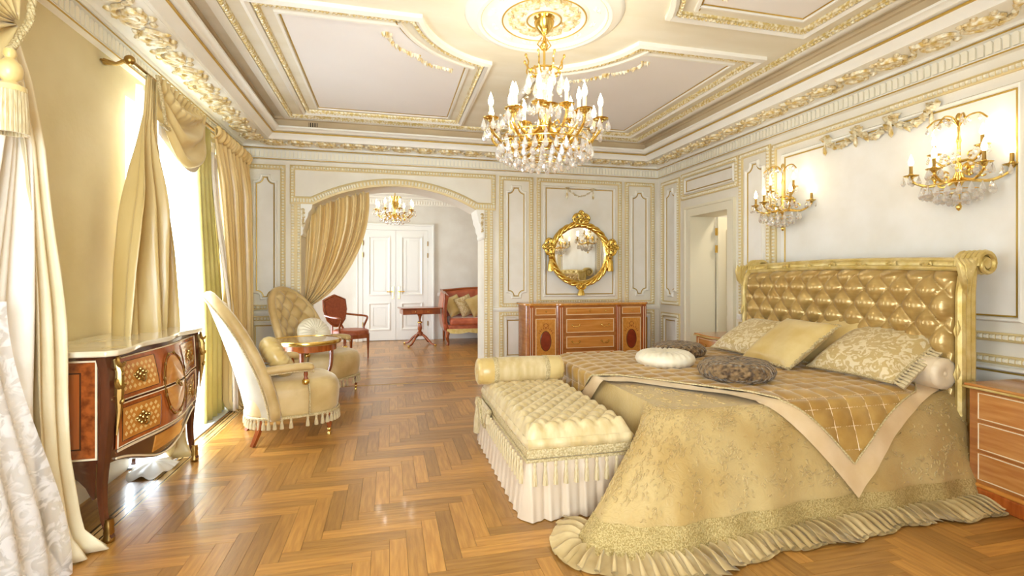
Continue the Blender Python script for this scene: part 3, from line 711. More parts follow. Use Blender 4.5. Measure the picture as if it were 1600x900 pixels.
# rolled top rail
path = [(HX+.055, HY0-.01+(HY1-HY0+.02)*k/24, headtop(HY0+(HY1-HY0)*k/24)-.01) for k in range(25)]
mb = MB().tube(path, .048, 12); mb.tube([(x-.055, y, z-.028) for x, y, z in path], .017, 8); mb.tube([(x-.03, y, z+.028) for x, y, z in path], .016, 8)
W(mb, bed).build('top_rail', 'gold_wood', bed)
mb = MB()
for k in range(3, 22, 3): leafy(mb, [(path[k][1]-.03, path[k][2]), (path[k][1]+.03, path[k][2])], lambda u, v, w: (HX-.0-w*.6, u, v), .007, .02, .03)
W(mb, bed).build('rail_carving', 'gold_wood', bed)
for y, sg in ((HY0, -1), (HY1, 1)):
    mb = MB()
    for dx in (-.045, -.005, .035): mb.tube([(HX+dx, y, .02), (HX+dx, y, 1.0), (HX+dx, y, 1.25), (HX+dx*.8+.012, y, 1.34), (HX+dx*.5+.04, y, 1.41)], [.030, .028, .028, .03, .026], 8)
    mb.bb(HX-.07, HX+.06, y-.045, y+.045, 0, .14)
    W(mb, bed).build('headboard_post', 'gold_wood', bed)
    sp = []
    for k in range(30):
        t = k/29; a = PI*1.05-t*3.7*PI; r = .085*(1-.86*t); sp.append((HX+.105+r*math.cos(a), y+sg*.02, 1.43+r*math.sin(a)))
    mb = MB()
    for q in range(5): mb.tube([(x, y+sg*(.045-.03*q), z) for x, _, z in sp], [.020*(1-.5*k/29) for k in range(30)], 6)
    mb.lathe([(.001, -.06), (.03, -.06), (.03, .055), (.001, .06)], 12)
    n_ = len(mb.v)-12*4
    mb.v[n_:] = [(HX+.105+a, y+sg*c, 1.43+b) for a, b, c in mb.v[n_:]]
    W(mb, bed).build('scroll_end', 'gold_wood', bed)
    mb = MB()
    for k in range(5):
        a = lerp(-.5, .7, k/4); mb.tube([(HX-.03, y+sg*.02, 1.22), (HX-.06+.05*a, y+sg*.045, 1.32+.02*k), (HX-.075+.1*a+.02, y+sg*.04, 1.41+.012*k), (HX-.05+.13*a, y+sg*.02, 1.465)], [.006, .02, .022, .006], 6)
    W(mb, bed).build('post_leaf', 'gold_wood', bed)
    for z in (1.02, .74): W(MB().tube([(HX-.070, y, z-.05), (HX-.078, y-.006, z), (HX-.072, y, z+.05)], [.004, .013, .004], 8).tube([(HX-.07, y+.012, z-.06), (HX-.076, y+.014, z-.02), (HX-.07, y+.012, z+.02)], [.003, .010, .003], 8), bed).build('post_bud', 'gold_wood', bed)

# ---- bedspread: loft from mattress edge T(s) to hem on the floor F(s)
BZ = .60
TAB = [(3.66, 2.5, 3.42, 2.235), (3.3, 2.5, 3.16, 2.22), (2.9, 2.5, 2.8, 2.22), (2.5, 2.5, 2.42, 2.21), (2.15, 2.5, 2.02, 2.18), (1.9, 2.5, 1.72, 2.15), (1.72, 2.5, 1.44, 2.12),
       (1.60, 2.51, 1.18, 2.12), (1.535, 2.54, .985, 2.19), (1.505, 2.58, .90, 2.34), (1.50, 2.62, 1.00, 2.45), (1.50, 2.68, 1.24, 2.57), (1.50, 2.76, 1.43, 2.67), (1.50, 2.95, 1.445, 2.92), (1.5, 3.4, 1.445, 3.4), (1.5, 3.9, 1.445, 3.9), (1.5, 4.34, 1.445, 4.34)]
T3 = [(a, b, 0) for a, b, c, d in TAB]; F3 = [(c, d, 0) for a, b, c, d in TAB]
NS = 320
TS = spline(T3, NS); FS = spline(F3, NS)
def bez(t, d):
    p = ((0, BZ), (min(.085, d*.45), BZ), (d*.42+.03, BZ*.48), (d, .006)); q = 1-t
    return tuple(q**3*p[0][i]+3*q*q*t*p[1][i]+3*q*t*t*p[2][i]+t**3*p[3][i] for i in (0, 1))
def loft(i, t, off=0.0):
    T, F = TS[i], FS[i]; dx, dy = F[0]-T[0], F[1]-T[1]; d = math.hypot(dx, dy); ux, uy = dx/d, dy/d
    o, z = bez(t, d); s = i/NS
    f = (.016*math.sin(s*95+2*t)+.012*math.sin(s*47+1.3))*t*t*(1.0 if s < .72 else .25)
    return (T[0]+ux*(o+f+off*.8), T[1]+uy*(o+f+off*.8), z+off*.5*(1-t)+.002)
mb = MB().grid(lambda u, v: loft(round(u*NS), v), NS, 26)
def toppt(u, v):
    x = lerp(1.5, 3.66, u**1.3); y = lerp(interp([(1.5, 2.62), (1.505, 2.58), (1.535, 2.54), (1.60, 2.51), (1.72, 2.5), (4, 2.5)], x)[0], 4.34, v); b = sm(v*7)*sm(u*7)*sm((1-v)*7)
    return (x, y, BZ+.002+.018*b+.004*math.sin(x*9+y*4)*b)
mb.grid(toppt, 50, 44)
spread = mb.build('bedspread', 'spread', smooth=180)
tag(spread, 'cream embossed bedspread draped over the bed and spilling onto the parquet', 'bedspread')
# raised sprigs woven into the cloth
mb = MB()
def surf(s_, t_):
    i = max(0, min(NS-1, int(s_*NS))); f = s_*NS-i; return Vector(loft(i, t_, .003)).lerp(Vector(loft(i+1, t_, .003)), f)
for k in range(330):
    s_, t_ = random.uniform(.0, .735), random.uniform(.06, .80); a0_ = random.random()*2*PI
    for j in range(random.randrange(4, 8)):
        a = a0_+random.uniform(-1.3, 1.3); l = random.uniform(.5, 1.0); s2, t2 = s_+random.gauss(0, .007), t_+random.gauss(0, .035)
        P = []
        for q in (-1, -.3, .4, 1): P.append(surf(max(0, min(.74, s2+q*l*.0052*math.cos(a+.5*q))), max(.02, min(.84, t2+q*l*.026*math.sin(a+.5*q)))))
        mb.tube([tuple(p) for p in P], [.0012, .0042, .0045, .001], 6)
for k in range(420):
    x, y = random.uniform(1.53, 2.3), random.uniform(2.53, 3.7); dx, dy = x-2.62, y-2.5+.64; det = -.64*.60-.768*.80
    p_, q_ = (dx*.60-dy*.80)/det, (-.64*dy-.768*dx)/det
    if p_ > -.02 and q_ > -.02: continue
    a = random.random()*2*PI; P = []
    for q in (-1, -.3, .4, 1):
        X, Yy = x+q*.016*math.cos(a+.5*q), y+q*.016*math.sin(a+.5*q); P.append((X, Yy, toppt(((X-1.5)/2.16)**(1/1.3), (Yy-2.5)/1.84)[2]+.0005))
    mb.tube(P, [.0012, .004, .0042, .001], 6)
mb.build('embossed_sprigs', 'spread', spread, smooth=180, kind='stuff')
IR = round(NS*.74)
mb = MB().grid(lambda u, v: loft(round(u*IR), lerp(.86, 1.0, v), .007), IR, 6).build('lace_hem', 'lace_gold', spread, smooth=180, label='glittering gold lace hem')
def rfl(u, v):
    k = u*IR*6/6; i = min(int(k), IR-1); fr_ = k-i
    a, b = Vector(FS[i]), Vector(FS[i+1]); p = a.lerp(b, fr_); t = (Vector(FS[min(i+3, NS)])-Vector(FS[max(i-3, 0)])).normalized()
    n = Vector((t.y, -t.x, 0)); n = n if n.dot(Vector((2.6, 3.4, 0))-p) < 0 else -n
    ph = ARC[i]+(ARC[i+1]-ARC[i])*fr_; q = ph*2*PI/.052+1.1*math.sin(ph*5.3)
    wid = .165+.022*math.sin(ph*7)+.014*math.sin(ph*23)
    w = p+n*(wid*v-.02)+t*(.022*math.sin(q+1.2+.8*math.sin(ph*9))*(.4+v))
    fold = .5+.5*math.sin(q+.6*math.sin(ph*17))
    return (w.x, w.y, .006+(.052*fold*(.55+.45*math.sin(PI*min(1, v*1.15)))+.014*(1-v))*(1-.25*v))
ARC = [0]
for i in range(NS): ARC.append(ARC[-1]+(Vector(FS[i+1])-Vector(FS[i])).length)
MB().grid(rfl, 1300, 8).build('ruffle', 'ruffle_silk', spread, smooth=180, label='pleated champagne silk ruffle')

# ---- quilted blanket laid cornerwise: sheet coordinates (a along the bed, b across; b < 0 hangs down the near side)
NEARX = [(TS[i][0], i) for i in range(NS) if TS[i][1] < 2.503]
def sheet(a, b, off):
    if a < 1.5:
        d = 1.5-a; return (1.5-min(.03, d*.6)-off-.004, 2.5+b, BZ+.02-max(0, d-.03)+off*.3)
    if b >= 0:
        k = min(1, b/.12); e = min(1, (a-1.5)/.1)
        return (a, 2.5+b-off*(1-k)*.5, BZ+.004+.018*k*e+off)
    i = min(NEARX, key=lambda q: abs(q[0]-a))[1]
    # horizontal slide between lofted ribs
    j = max(0, min(NS-1, i + (0 if TS[i][0] <= a else 1)))
    x0, x1 = TS[max(j-1, 0)][0], TS[j][0]; f = 0 if x0 == x1 else (a-x1)/(x0-x1); f = max(0, min(1, f))
    t = min(1, -b/.74)**.86
    p, q = Vector(loft(j, t, off+.008)), Vector(loft(max(j-1, 0), t, off+.008)); w = p.lerp(q, f)
    w.z = max(w.z, .05)
    return tuple(w)
TIP = (2.62, -.64); e1 = (-.64, .768); e2 = (.80, .60)
def bl(p, q): return (TIP[0]+e1[0]*p+e2[0]*q, TIP[1]+e1[1]*p+e2[1]*q)
def blanket_mesh(p0, p1, q0, q1, offn, step):
    mb = MB(); idx = {}; n1 = round((p1-p0)/step); n2 = round((q1-q0)/step)
    def ok(a, b): return a < 3.56 and b < 1.84 and a > 1.22 and not (a > 3.2 and b > 1.2 and False)
    def vid(i, j):
        if (i, j) not in idx:
            a, b = bl(p0+i*step, q0+j*step); idx[(i, j)] = len(mb.v); mb.v.append(sheet(a, b, offn(a, b)))
        return idx[(i, j)]
    for i in range(n1):
        for j in range(n2):
            c = [bl(p0+(i+x)*step, q0+(j+y)*step) for x, y in ((0, 0), (1, 0), (1, 1), (0, 1))]
            if all(ok(*k) for k in c): mb.f.append((vid(i, j), vid(i+1, j), vid(i+1, j+1), vid(i, j+1)))
    return mb
QS = .135
quilt = lambda a, b: .008+.022*(abs(math.sin(PI*a/QS))*abs(math.sin(PI*b/QS)))**.4
bk = blanket_mesh(.12, 2.9, .12, 2.6, quilt, .0125).build('quilted_blanket', 'velvet_quilt', smooth=180)
tag(bk, 'gold velvet quilted blanket laid cornerwise over the bed with a pale satin border', 'blanket')
bord = lambda a, b: .016+.003*math.sin(a*31+b*17)
mb = blanket_mesh(0, 2.9, 0, .12, bord, .02); m2 = blanket_mesh(0, .12, .12, 2.6, bord, .02); mb.add(m2.v, m2.f)
mb.build('border', 'satin_border', bk, smooth=180, label='pale peach satin border')
# stitched quilting lines
def stitch(fixed, along_a):
    run = []; out = []
    for k in range(200):
        w = (1.24+k*.012) if along_a else (-.66+k*.013); a, b = (w, fixed) if along_a else (fixed, w)
        # inside the body of the blanket?
        dx, dy = a-TIP[0], b-TIP[1]; det = e1[0]*e2[1]-e1[1]*e2[0]; p = (dx*e2[1]-dy*e2[0])/det; q = (e1[0]*dy-e1[1]*dx)/det
        if p > .13 and q > .13 and a < 3.55 and b < 1.82 and a > 1.25: run.append(sheet(a, b, .0135))
        else:
            if len(run) > 3: out.append(run)
            run = []
    if len(run) > 3: out.append(run)
    return out
mb = MB()
for k in range(-6, 40):
    for r in stitch(k*QS, True)+stitch(k*QS, False): mb.tube(r, .0028, 4)
mb.build('stitching', 'satin_border', bk, kind='stuff', label='pale stitched quilting lines')
pp = []
for (pq) in [(p*.03, .12) for p in range(70, 3, -1)]+[(.12, .12)]+[(.12, q*.03) for q in range(5, 45)]:
    a, b = bl(*pq)
    if 1.3 < a < 3.55: pp.append(sheet(a, b, .026))
MB().tube(pp, .006, 5).build('piping', 'braid', bk)

# ================================================================ PILLOWS
def pillow_mesh(w, h, t, n=22):
    def f(sg):
        def g(u, v):
            a, b = 2*u-1, 2*v-1
            x = a*w/2*(1-.07*math.cos(b*PI/2)); y = b*h/2*(1-.07*math.cos(a*PI/2))
            k = ((1-a**4)*(1-b**4)); k = max(0, k)**.55
            return (x, y, sg*t/2*k+.006*math.sin(5*a+3*b)*k)
        return g
    return MB().grid(f(1), n, n).grid(f(-1), n, n)
def edge_pts(w, h, n=20):
    P = []
    for (a0, b0, a1, b1) in ((-1, -1, 1, -1), (1, -1, 1, 1), (1, 1, -1, 1), (-1, 1, -1, -1)):
        for k in range(n):
            a, b = lerp(a0, a1, k/n), lerp(b0, b1, k/n); P.append((a*w/2*(1-.07*math.cos(b*PI/2)), b*h/2*(1-.07*math.cos(a*PI/2)), 0))
    return P
def bullion(P, r, n=4, per=.016):
    mb = MB(); L = len(P)
    for i in range(L):
        a, b = Vector(P[i]), Vector(P[(i+1) % L]); m = max(1, int((b-a).length/per))
        for k in range(m):
            c = a.lerp(b, k/m); rr = r*random.uniform(.75, 1.25); mb.ell((c.x+random.uniform(-.3, .3)*r, c.y+random.uniform(-.3, .3)*r, c.z+random.uniform(-.3, .3)*r), rr, rr, rr, 5, 3)
    return mb
def place(root, c, alpha, yaw=0.0):
    M = Matrix(((0, math.cos(alpha), -math.sin(alpha)), (-1, 0, 0), (0, math.sin(alpha), math.cos(alpha))))
    root.rotation_euler = (Matrix.Rotation(yaw, 3, 'Z') @ M).to_euler(); root.location = c
def tassel_mesh(mb, L, r, c=(0, 0, 0)):
    return mb.lathe([(.001, 0), (r*.5, -.002), (r*.62, -L*.10), (r*.8, -L*.16), (r*.5, -L*.26), (r*.6, -L*.32), (r*.95, -L*.6), (r*1.1, -L*.96), (r*.3, -L)], 7, c)
def pillow(label, m, w, h, t, c, al, yaw=0, trim='bullion'):
    root = thing('pillow', label, 'pillow', group='pillows at the head of the bed'); place(root, c, al, yaw)
    pillow_mesh(w, h, t).build('cover', m, root, smooth=180)
    if trim == 'bullion': bullion(edge_pts(w, h, 16), .012).build('fringe', 'braid', root, label='bobbled gold bullion fringe')
    if trim == 'braid': MB().tube(edge_pts(w, h), .008, 6, closed=True).build('braid', 'braid', root)
    if trim == 'tassel':
        e = MB().tube(edge_pts(w, h), .009, 6, closed=True).build('braid', 'braid', root); t0 = None
        for k in range(19):
            b = lerp(-.95, .95, k/18)
            x = w/2*(1-.07*math.cos(b*PI/2)); loc = (x, b*h/2, 0); rot = (0, -1.15, 0)
            if t0 is None: t0 = tassel_mesh(MB(), .075, .015).build('tassel', 'tassel', e, loc=loc, rot=rot)
            else: clone(t0, e, loc, rot)
    return root
pillow('cream and gold damask pillow with a tassel fringe resting on the pale bolster', 'damask', .64, .58, .20, (3.38, 2.87, .805), math.radians(29), .05, 'tassel')
pillow('plain champagne satin pillow with bobbled fringe lying on a damask pillow', 'satin_gold', .56, .54, .16, (3.12, 3.38, .82), math.radians(36), -.06, 'bullion')
pillow('cream and gold damask pillow partly under the champagne satin one', 'damask', .60, .52, .16, (3.24, 3.92, .80), math.radians(30), .0, 'braid')
pillow('plain gold pillow propped upright against the buttoned headboard', 'satin_gold', .54, .50, .14, (3.44, 3.30, .83), math.radians(48), -.05, 'bullion')
def bolster(name, label, L, r, c, yaw, m, m2=None):
    """round bolster along local x with gathered ends"""
    root = thing(name, label, 'bolster', c, yaw)
    q = .62 if m2 else 1.0
    mb = MB().lathe([(r*.97, -L/2*q), (r, -L*.2), (r*1.01, 0), (r, L*.2), (r*.97, L/2*q)], 28); mb.v = [(z, x, y) for x, y, z in mb.v]; mb.build('cover', m, root)
    for sg in (-1, 1):
        if m2:
            mb = MB().lathe([(r*.985, 0), (r*1.0, L*.07), (r*.97, L/2*(1-q)-.015), (r*.9, L/2*(1-q))], 28); mb.v = [(sg*(z+L/2*q), x, y) for x, y, z in mb.v]; mb.build('end_band', m2, root)
            mb = MB().lathe([(r*1.0, -.012), (r*1.02, -.008), (r*1.02, .022), (r*.99, .026)], 28); mb.v = [(sg*(z+L/2*q), x, y) for x, y, z in mb.v]; mb.build('braid', 'braid', root)
        mb = MB().lathe([(r*.97, 0), (r*.93, .018), (r*.7, .03), (r*.3, .024), (.001, .012)], 56, ripple=lambda a, rr, z: 1+.03*math.sin(14*a)*(1 if rr < r*.95 else 0))
        mb.v = [(sg*(z+L/2), x+.004*math.sin(0), y) for x, y, z in mb.v]; mb.build('gathered_end', m2 or m, root, smooth=60)
        mb = MB().ell((sg*(L/2+.018), 0, 0), .008, .016, .016, 10, 6).build('button', m2 or m, root)
    return root
bolster('bolster_pillow', 'pale peach bolster with a buttoned gathered end beside the tasselled pillow', .80, .105, (3.47, 2.87, .722), PI/2, 'satin_pink')
def round_cushion(label, m, r, t, c, ripple=.03, rot=(0, 0, 0), group=None, button=True, name='round_cushion'):
    root = thing(name, label, 'cushion', c, 0, group); root.rotation_euler = rot
    pr_ = [(.004, t*.34), (r*.12, t*.36), (r*.3, t*.47), (r*.55, t*.5), (r*.8, t*.42), (r*.95, t*.22), (r, 0), (r*.95, -t*.22), (r*.8, -t*.42), (r*.5, -t*.5), (.004, -t*.5)]
    mb = MB().lathe(pr_, 96, ripple=None)
    if ripple: mb.v = [(x, y, z*(1+ripple*math.sin(24*math.atan2(y, x)+3*math.hypot(x, y)/r)*min(1, math.hypot(x, y)/r*3))) for x, y, z in mb.v]
    mb.build('cover', m, root, smooth=180)
    if button: MB().ell((0, 0, t*.36), r*.08, r*.08, .012, 12, 6).build('button', m, root)
    return root
G = 'round cushions on the bed'
round_cushion('round cream satin cushion with radial pleats lying on the quilted blanket', 'cream_satin', .235, .125, (2.16, 3.62, .690), .13, group=G)
round_cushion('larger round dark brown chenille cushion nearest the bed edge', 'brown_chenille', .255, .15, (2.34, 3.0, .705), 0, (0, 0, 0), G, False)
round_cushion('round dark brown chenille cushion behind the cream one', 'brown_chenille', .235, .13, (2.54, 4.02, .692), 0, (0, 0, 0), G, False)

# ================================================================ BENCH
bench = thing('upholstered_bench', 'long tufted cream bench with tassel fringe and pleated skirt at the foot of the bed', 'bench', (1.06, 3.36, 0))
bx, by = .315, .695
def bpad(u, v):
    x, y = lerp(-bx, bx, u), lerp(-by, by, v); e = min(1, min(u, 1-u)/.07)*min(1, min(v, 1-v)/.035); e = e**.5
    return (x, y, .455+.055*e+tuft(x/.052, y/.066, .03)*e-.012)
mb = MB().grid(bpad, 72, 128)
def bside(u, v):
    a = u*4; k = int(a) % 4; f = a-int(a); c = [(-bx, -by), (bx, -by), (bx, by), (-bx, by)]; p, q = c[k], c[(k+1) % 4]
    x, y = lerp(p[0], q[0], f), lerp(p[1], q[1], f); b = .014*math.sin(PI*v)+.003*math.sin(60*(x+y))
    n = [(0, -1), (1, 0), (0, 1), (-1, 0)][k]; return (x+n[0]*b, y+n[1]*b, lerp(.385, .443, v))
mb.grid(bside, 240, 4, cu=True); mb.build('cushion', 'bench_silk', bench, smooth=70, label='cream striped silk pad with diamond buttoning')
MB().bb(-bx+.01, bx-.01, -by+.01, by-.01, .06, .42).build('frame', 'skirt_satin', bench, smooth=0)
MB().mould(rect(-bx, bx, -by, by), [(0, .336), (-.006, .338), (-.010, .362), (-.006, .386), (0, .388)], lambda u, v, w: (u, v, w)).build('braid', 'braid', bench)
per = [(-bx, -by), (bx, -by), (bx, by), (-bx, by)]
def perim(d, off):
    Ls = [2*bx, 2*by, 2*bx, 2*by]; k = 0
    while d > Ls[k] and k < 3: d -= Ls[k]; k += 1
    p, q = per[k], per[(k+1) % 4]; f = d/Ls[k]; n = [(0, -1), (1, 0), (0, 1), (-1, 0)][k]
    return (lerp(p[0], q[0], f)+n[0]*off, lerp(p[1], q[1], f)+n[1]*off)
PT = 4*(bx+by)
def sk(u, v):
    d = u*PT*.99999; a = d/.105*2*PI; k = (.5+.5*math.sin(a+.9*math.sin(a)))**.7
    x, y = perim(d, .006+.036*v**.7*k+.010*v); return (x, y, .335-.33*v)
MB().grid(sk, 900, 6, cu=True).build('skirt', 'skirt_satin', bench, smooth=180, label='pleated pale satin skirt')
fr0 = MB().mould(rect(-bx, bx, -by, by), [(-.006, .315), (-.014, .318), (-.014, .332), (-.006, .335)], lambda u, v, w: (u, v, w)).build('fringe', 'braid', bench, label='hanging tassel fringe')
t0 = None; n = 66
for k in range(n):
    x, y = perim(PT*(k+.5)/n, .03); loc = (x, y, .328)
    if t0 is None: t0 = tassel_mesh(MB(), .135, .015).build('tassel', 'tassel', fr0, loc=loc)
    else: clone(t0, fr0, loc)
# roped swag on the aisle side, near the bolster
sw = [(-bx-.035, .62-.40*k/14, .36-.16*math.sin(PI*k/14)) for k in range(15)]
o = MB().tube(sw, .016, 8).tube([(x-.012, y, z+.012) for x, y, z in sw], .009, 6).build('rope_swag', 'braid', bench, label='looped rope swag')
def swg(u, v):
    a = sw[round(u*14)]; return (a[0]+.01, a[1], lerp(.37, a[2], v)+.0)
MB().grid(swg, 14, 4).build('swag_cloth', 'tassel', o, smooth=180)
for y in (.66, .22):
    tassel_mesh(MB(), .30 if y > .5 else .10, .034 if y > .5 else .02).build('rope_tassel', 'tassel', o, loc=(-bx-.045, y, .37))
bolster('bench_bolster', 'striped cream bolster with gold end bands lying across the bench', .655, .108, (1.03, 3.93, .592), .0, 'bench_silk', 'satin_gold')
# ================================================================ COMMODE
CY = 3.53
com = thing('commode', 'bombe marquetry commode with a cream marble top and brass mounts between the windows', 'commode', (-1.6, CY, 0))
def cfx(y, z):
    s = (y-CY)/.60; k = .5+.5*math.cos(PI*max(-1, min(1, s))); return -1.392+.030*k+(.012+.055*k)*math.sin(PI*max(0, min(1, (z-.22)/.74)))
def czb(y): s = (y-CY)/.60; return .40-.14*(.5+.5*math.cos(PI*max(-1, min(1, s))))
Y0, Y1, XB = CY-.57, CY+.57, -1.775
mb = MB(); NY = 36
mb.grid(lambda u, v: (cfx(lerp(Y0, Y1, u), lerp(czb(lerp(Y0, Y1, u)), .945, v)), lerp(Y0, Y1, u), lerp(czb(lerp(Y0, Y1, u)), .945, v)), NY, 14)
mb.grid(lambda u, v: (lerp(cfx(lerp(Y0, Y1, u), czb(lerp(Y0, Y1, u))), XB, v), lerp(Y0, Y1, u), czb(lerp(Y0, Y1, u))), NY, 2)
for y in (Y0, Y1): mb.grid(lambda u, v: (lerp(XB, cfx(y, lerp(.40, .945, v)), u), y, lerp(.40-.07*math.sin(PI*u)*0, .945, v)), 6, 8)
mb.grid(lambda u, v: (XB, lerp(Y0, Y1, u), lerp(.3, .945, v)), 4, 4)
W(mb, com).build('body', 'mahogany', com)
def front_patch(name, y0, y1, z0, z1, off, m, parent, ny=12, nz=5, zf=None):
    mb = MB(); th = .006
    f = lambda o: (lambda u, v: (cfx(lerp(y0, y1, u), lerp(z0, z1, v))+o, lerp(y0, y1, u), lerp(z0, z1, v)))
    mb.grid(f(off), ny, nz)
    for (u0, v0, u1, v1) in ((0, 0, 1, 0), (1, 0, 1, 1), (1, 1, 0, 1), (0, 1, 0, 0)):
        mb.grid(lambda u, v: f(lerp(off, off-th, v))(lerp(u0, u1, u), lerp(v0, v1, u)), ny, 1)
    return W(mb, com).build(name, m, parent)
def front_line(parent, y0, y1, z0, z1, off, r=.0028, m='inlay_white'):
    P = [(y0+(y1-y0)*k/12, z0) for k in range(12)]+[(y1, z0+(z1-z0)*k/5) for k in range(5)]+[(y1-(y1-y0)*k/12, z1) for k in range(12)]+[(y0, z1-(z1-z0)*k/5) for k in range(5)]
    W(MB().tube([(cfx(y, z)+off, y, z) for y, z in P], r, 4, closed=True), com).build('inlay_line', m, parent)
def mount(y, z, parent, s=1.0):
    mb = MB()
    for (a, b, r) in ((0, 0, .012), (.022, .012, .010), (-.022, .012, .010), (.03, -.012, .009), (-.03, -.012, .009), (0, .028, .010), (.012, -.026, .009), (-.012, -.026, .009), (.045, .004, .008), (-.045, .004, .008)):
        mb.ell((cfx(y+a*s, z)+.018, y+a*s, z+b*s), .008, r*s, r*1.2*s, 7, 5)
    mb.tube([(cfx(y, z)+.03, y-.035*s, z-.005), (cfx(y, z)+.036, y-.02*s, z-.035*s), (cfx(y, z)+.038, y, z-.042*s), (cfx(y, z)+.036, y+.02*s, z-.035*s), (cfx(y, z)+.03, y+.035*s, z-.005)], .005, 6)
    W(mb, com).build('handle', 'old_brass', parent)
for (z0, z1) in ((.695, .925), (.455, .685)):
    dr = front_patch('drawer', Y0+.035, Y1-.035, z0, z1, .010, 'rosewood', com, 30)
    front_line(dr, Y0+.038, Y1-.038, z0+.004, z1-.004, .013, .0035)
    for (a, b) in ((Y0+.075, CY-.19), (CY+.19, Y1-.075)):
        front_patch('marquetry_panel', a, b, z0+.028, z1-.028, .0125, 'marquetry', dr)
        front_line(dr, a, b, z0+.028, z1-.028, .013, .002, 'inlay_dark')
        mb = MB(); nh = 7; nz = 5
        for i in range(nh):
            for j in range(nz):
                y = lerp(a+.02, b-.02, (i+.5+(j % 2)*.5-.25)/nh); z = lerp(z0+.045, z1-.045, (j+.5)/nz); w, h = .014, .013
                if abs(y-(a+b)/2) < .035 and abs(z-(z0+z1)/2) < .03: continue
                mb.add([(cfx(y+p, z+q)+.0137, y+p, z+q) for p, q in ((-w, 0), (0, -h), (w, 0), (0, h))], [(0, 1, 2, 3)])
        W(mb, com).build('lozenge_inlay', 'marquetry_light', dr, smooth=0, kind='stuff')
        mount((a+b)/2, (z0+z1)/2, dr)
# oval medallion across both drawers
def oval(ry, rz, off, m, name, z0, z1):
    mb = MB(); n = 36; poly = []
    for k in range(n):
        a = 2*PI*k/n; y, z = CY+ry*math.cos(a), .69+rz*math.sin(a); poly.append((y, max(z0, min(z1, z))))
    c = (cfx(CY, (z0+z1)/2)+off, CY, (z0+z1)/2)
    vs = [c]+[(cfx(y, z)+off, y, z) for y, z in poly]; mb.add(vs, [(0, 1+k, 1+(k+1) % n) for k in range(n)])
    return W(mb, com).build(name, m, com, smooth=0)
for (z0, z1) in ((.695, .925), (.455, .685)): oval(.165, .205, .0135, 'rosewood', 'oval_surround', z0+.004, z1-.004); oval(.13, .17, .0148, 'satinwood', 'oval_panel', z0+.004, z1-.004)
W(MB().tube([(cfx(CY+.148*math.cos(a*PI/18), .69+.188*math.sin(a*PI/18))+.015, CY+.148*math.cos(a*PI/18), .69+.188*math.sin(a*PI/18)) for a in range(36)], .004, 5, closed=True), com).build('oval_ring', 'old_brass', com)
st0 = None
for k in range(12):
    a = 2*PI*(k+.5)/12; y, z = CY+.148*math.cos(a), .69+.188*math.sin(a); loc = (cfx(y, z)+.017+1.6, y-CY, z)
    if st0 is None: st0 = MB().ell((0, 0, 0), .006, .012, .012, 8, 5).build('stud', 'old_brass', com, loc=loc)
    else: clone(st0, com, loc)
mount(CY, .69, com, .55)
W(MB().tube([(cfx(y, czb(y)+.02)+.006, y, czb(y)+.012) for y in [Y0+.04+(Y1-Y0-.08)*k/24 for k in range(25)]], .006, 5), com).build('apron_edge', 'inlay_white', com)
front_patch('apron_panel', CY-.20, CY+.20, .325, .42, .006, 'satinwood', com); front_patch('apron_band', Y0+.06, Y1-.06, .432, .446, .004, 'inlay_white', com, 24, 1)
# side panels
for y, sg in ((Y0, -1), (Y1, 1)):
    ff = lambda u, v, w: (u, y+sg*w, v)
    o = W(MB().prism(rect(-1.77, -1.435, .42, .925), ff, 0, .006), com).build('side_panel', 'burl', com, smooth=0)
    W(MB().mould(rect(-1.77, -1.435, .42, .925), [(0, .006), (.001, .010), (.009, .010), (.010, .006)], ff), com).build('inlay_line', 'inlay_white', o, smooth=0)
    W(MB().prism(rect(-1.735, -1.505, .475, .865), ff, .006, .008), com).build('veneer', 'rosewood', o, smooth=0)
    W(MB().mould(rect(-1.735, -1.505, .475, .865), [(0, .008), (.001, .011), (.006, .011), (.007, .008)], ff), com).build('inlay_line', 'inlay_dark', o, smooth=0)
    ap_ = [(-1.77, .42), (-1.77, .20)]+[(-1.74+.28*k/10, .22+.14*math.sin(PI*k/10)**.7) for k in range(11)]+[(-1.45, .22), (-1.44, .42)]
    W(MB().prism(ap_, ff, -.02, .004), com).build('side_apron', 'mahogany', com, smooth=0)
for y in (Y0-.005, Y1+.005):
    pts = spline([(-1.405, y, .945), (-1.385, y, .80), (-1.395, y, .55), (-1.415, y, .30), (-1.405, y, .12), (-1.374, y, .02)], 20)
    W(MB().tube(pts, [lerp(.047, .020, min(1, k/17)) for k in range(21)], 6, flat=.9), com).build('leg', 'mahogany', com)
    o = W(MB().lathe([(.022, 0), (.027, .005), (.028, .018), (.021, .035), (.024, .05), (.022, .075), (.025, .09), (.021, .11), (.024, .12)], 10, (-1.386, y, 0)), com).build('brass_foot', 'old_brass', com)
    mb = MB()
    for (z, r, a0, sg) in ((.91, .032, .5, 1), (.86, .026, 2.4, -1), (.80, .036, .8, 1), (.72, .028, 2.2, -1)):
        mb.tube([(-1.352+.003*k, y+r*(1-.8*k/12)*math.cos(a0+sg*k*.5), z+r*(1-.8*k/12)*math.sin(a0+sg*k*.5)) for k in range(13)], [.006+.006*math.sin(PI*k/12) for k in range(13)], 6)
    mb.tube([(-1.355, y, .93), (-1.338, y, .86), (-1.340, y, .76), (-1.345, y+.01, .66), (-1.352, y, .54)], [.012, .02, .022, .014, .004], 8)
    W(mb, com).build('corner_mount', 'old_brass', com)
    pts = spline([(-1.75, y, .945), (-1.75, y, .4), (-1.76, y, .1), (-1.775, y, .0)], 8); W(MB().tube(pts, [.04, .038, .034, .03, .026, .024, .022, .02, .02], 6), com).build('leg', 'mahogany', com)
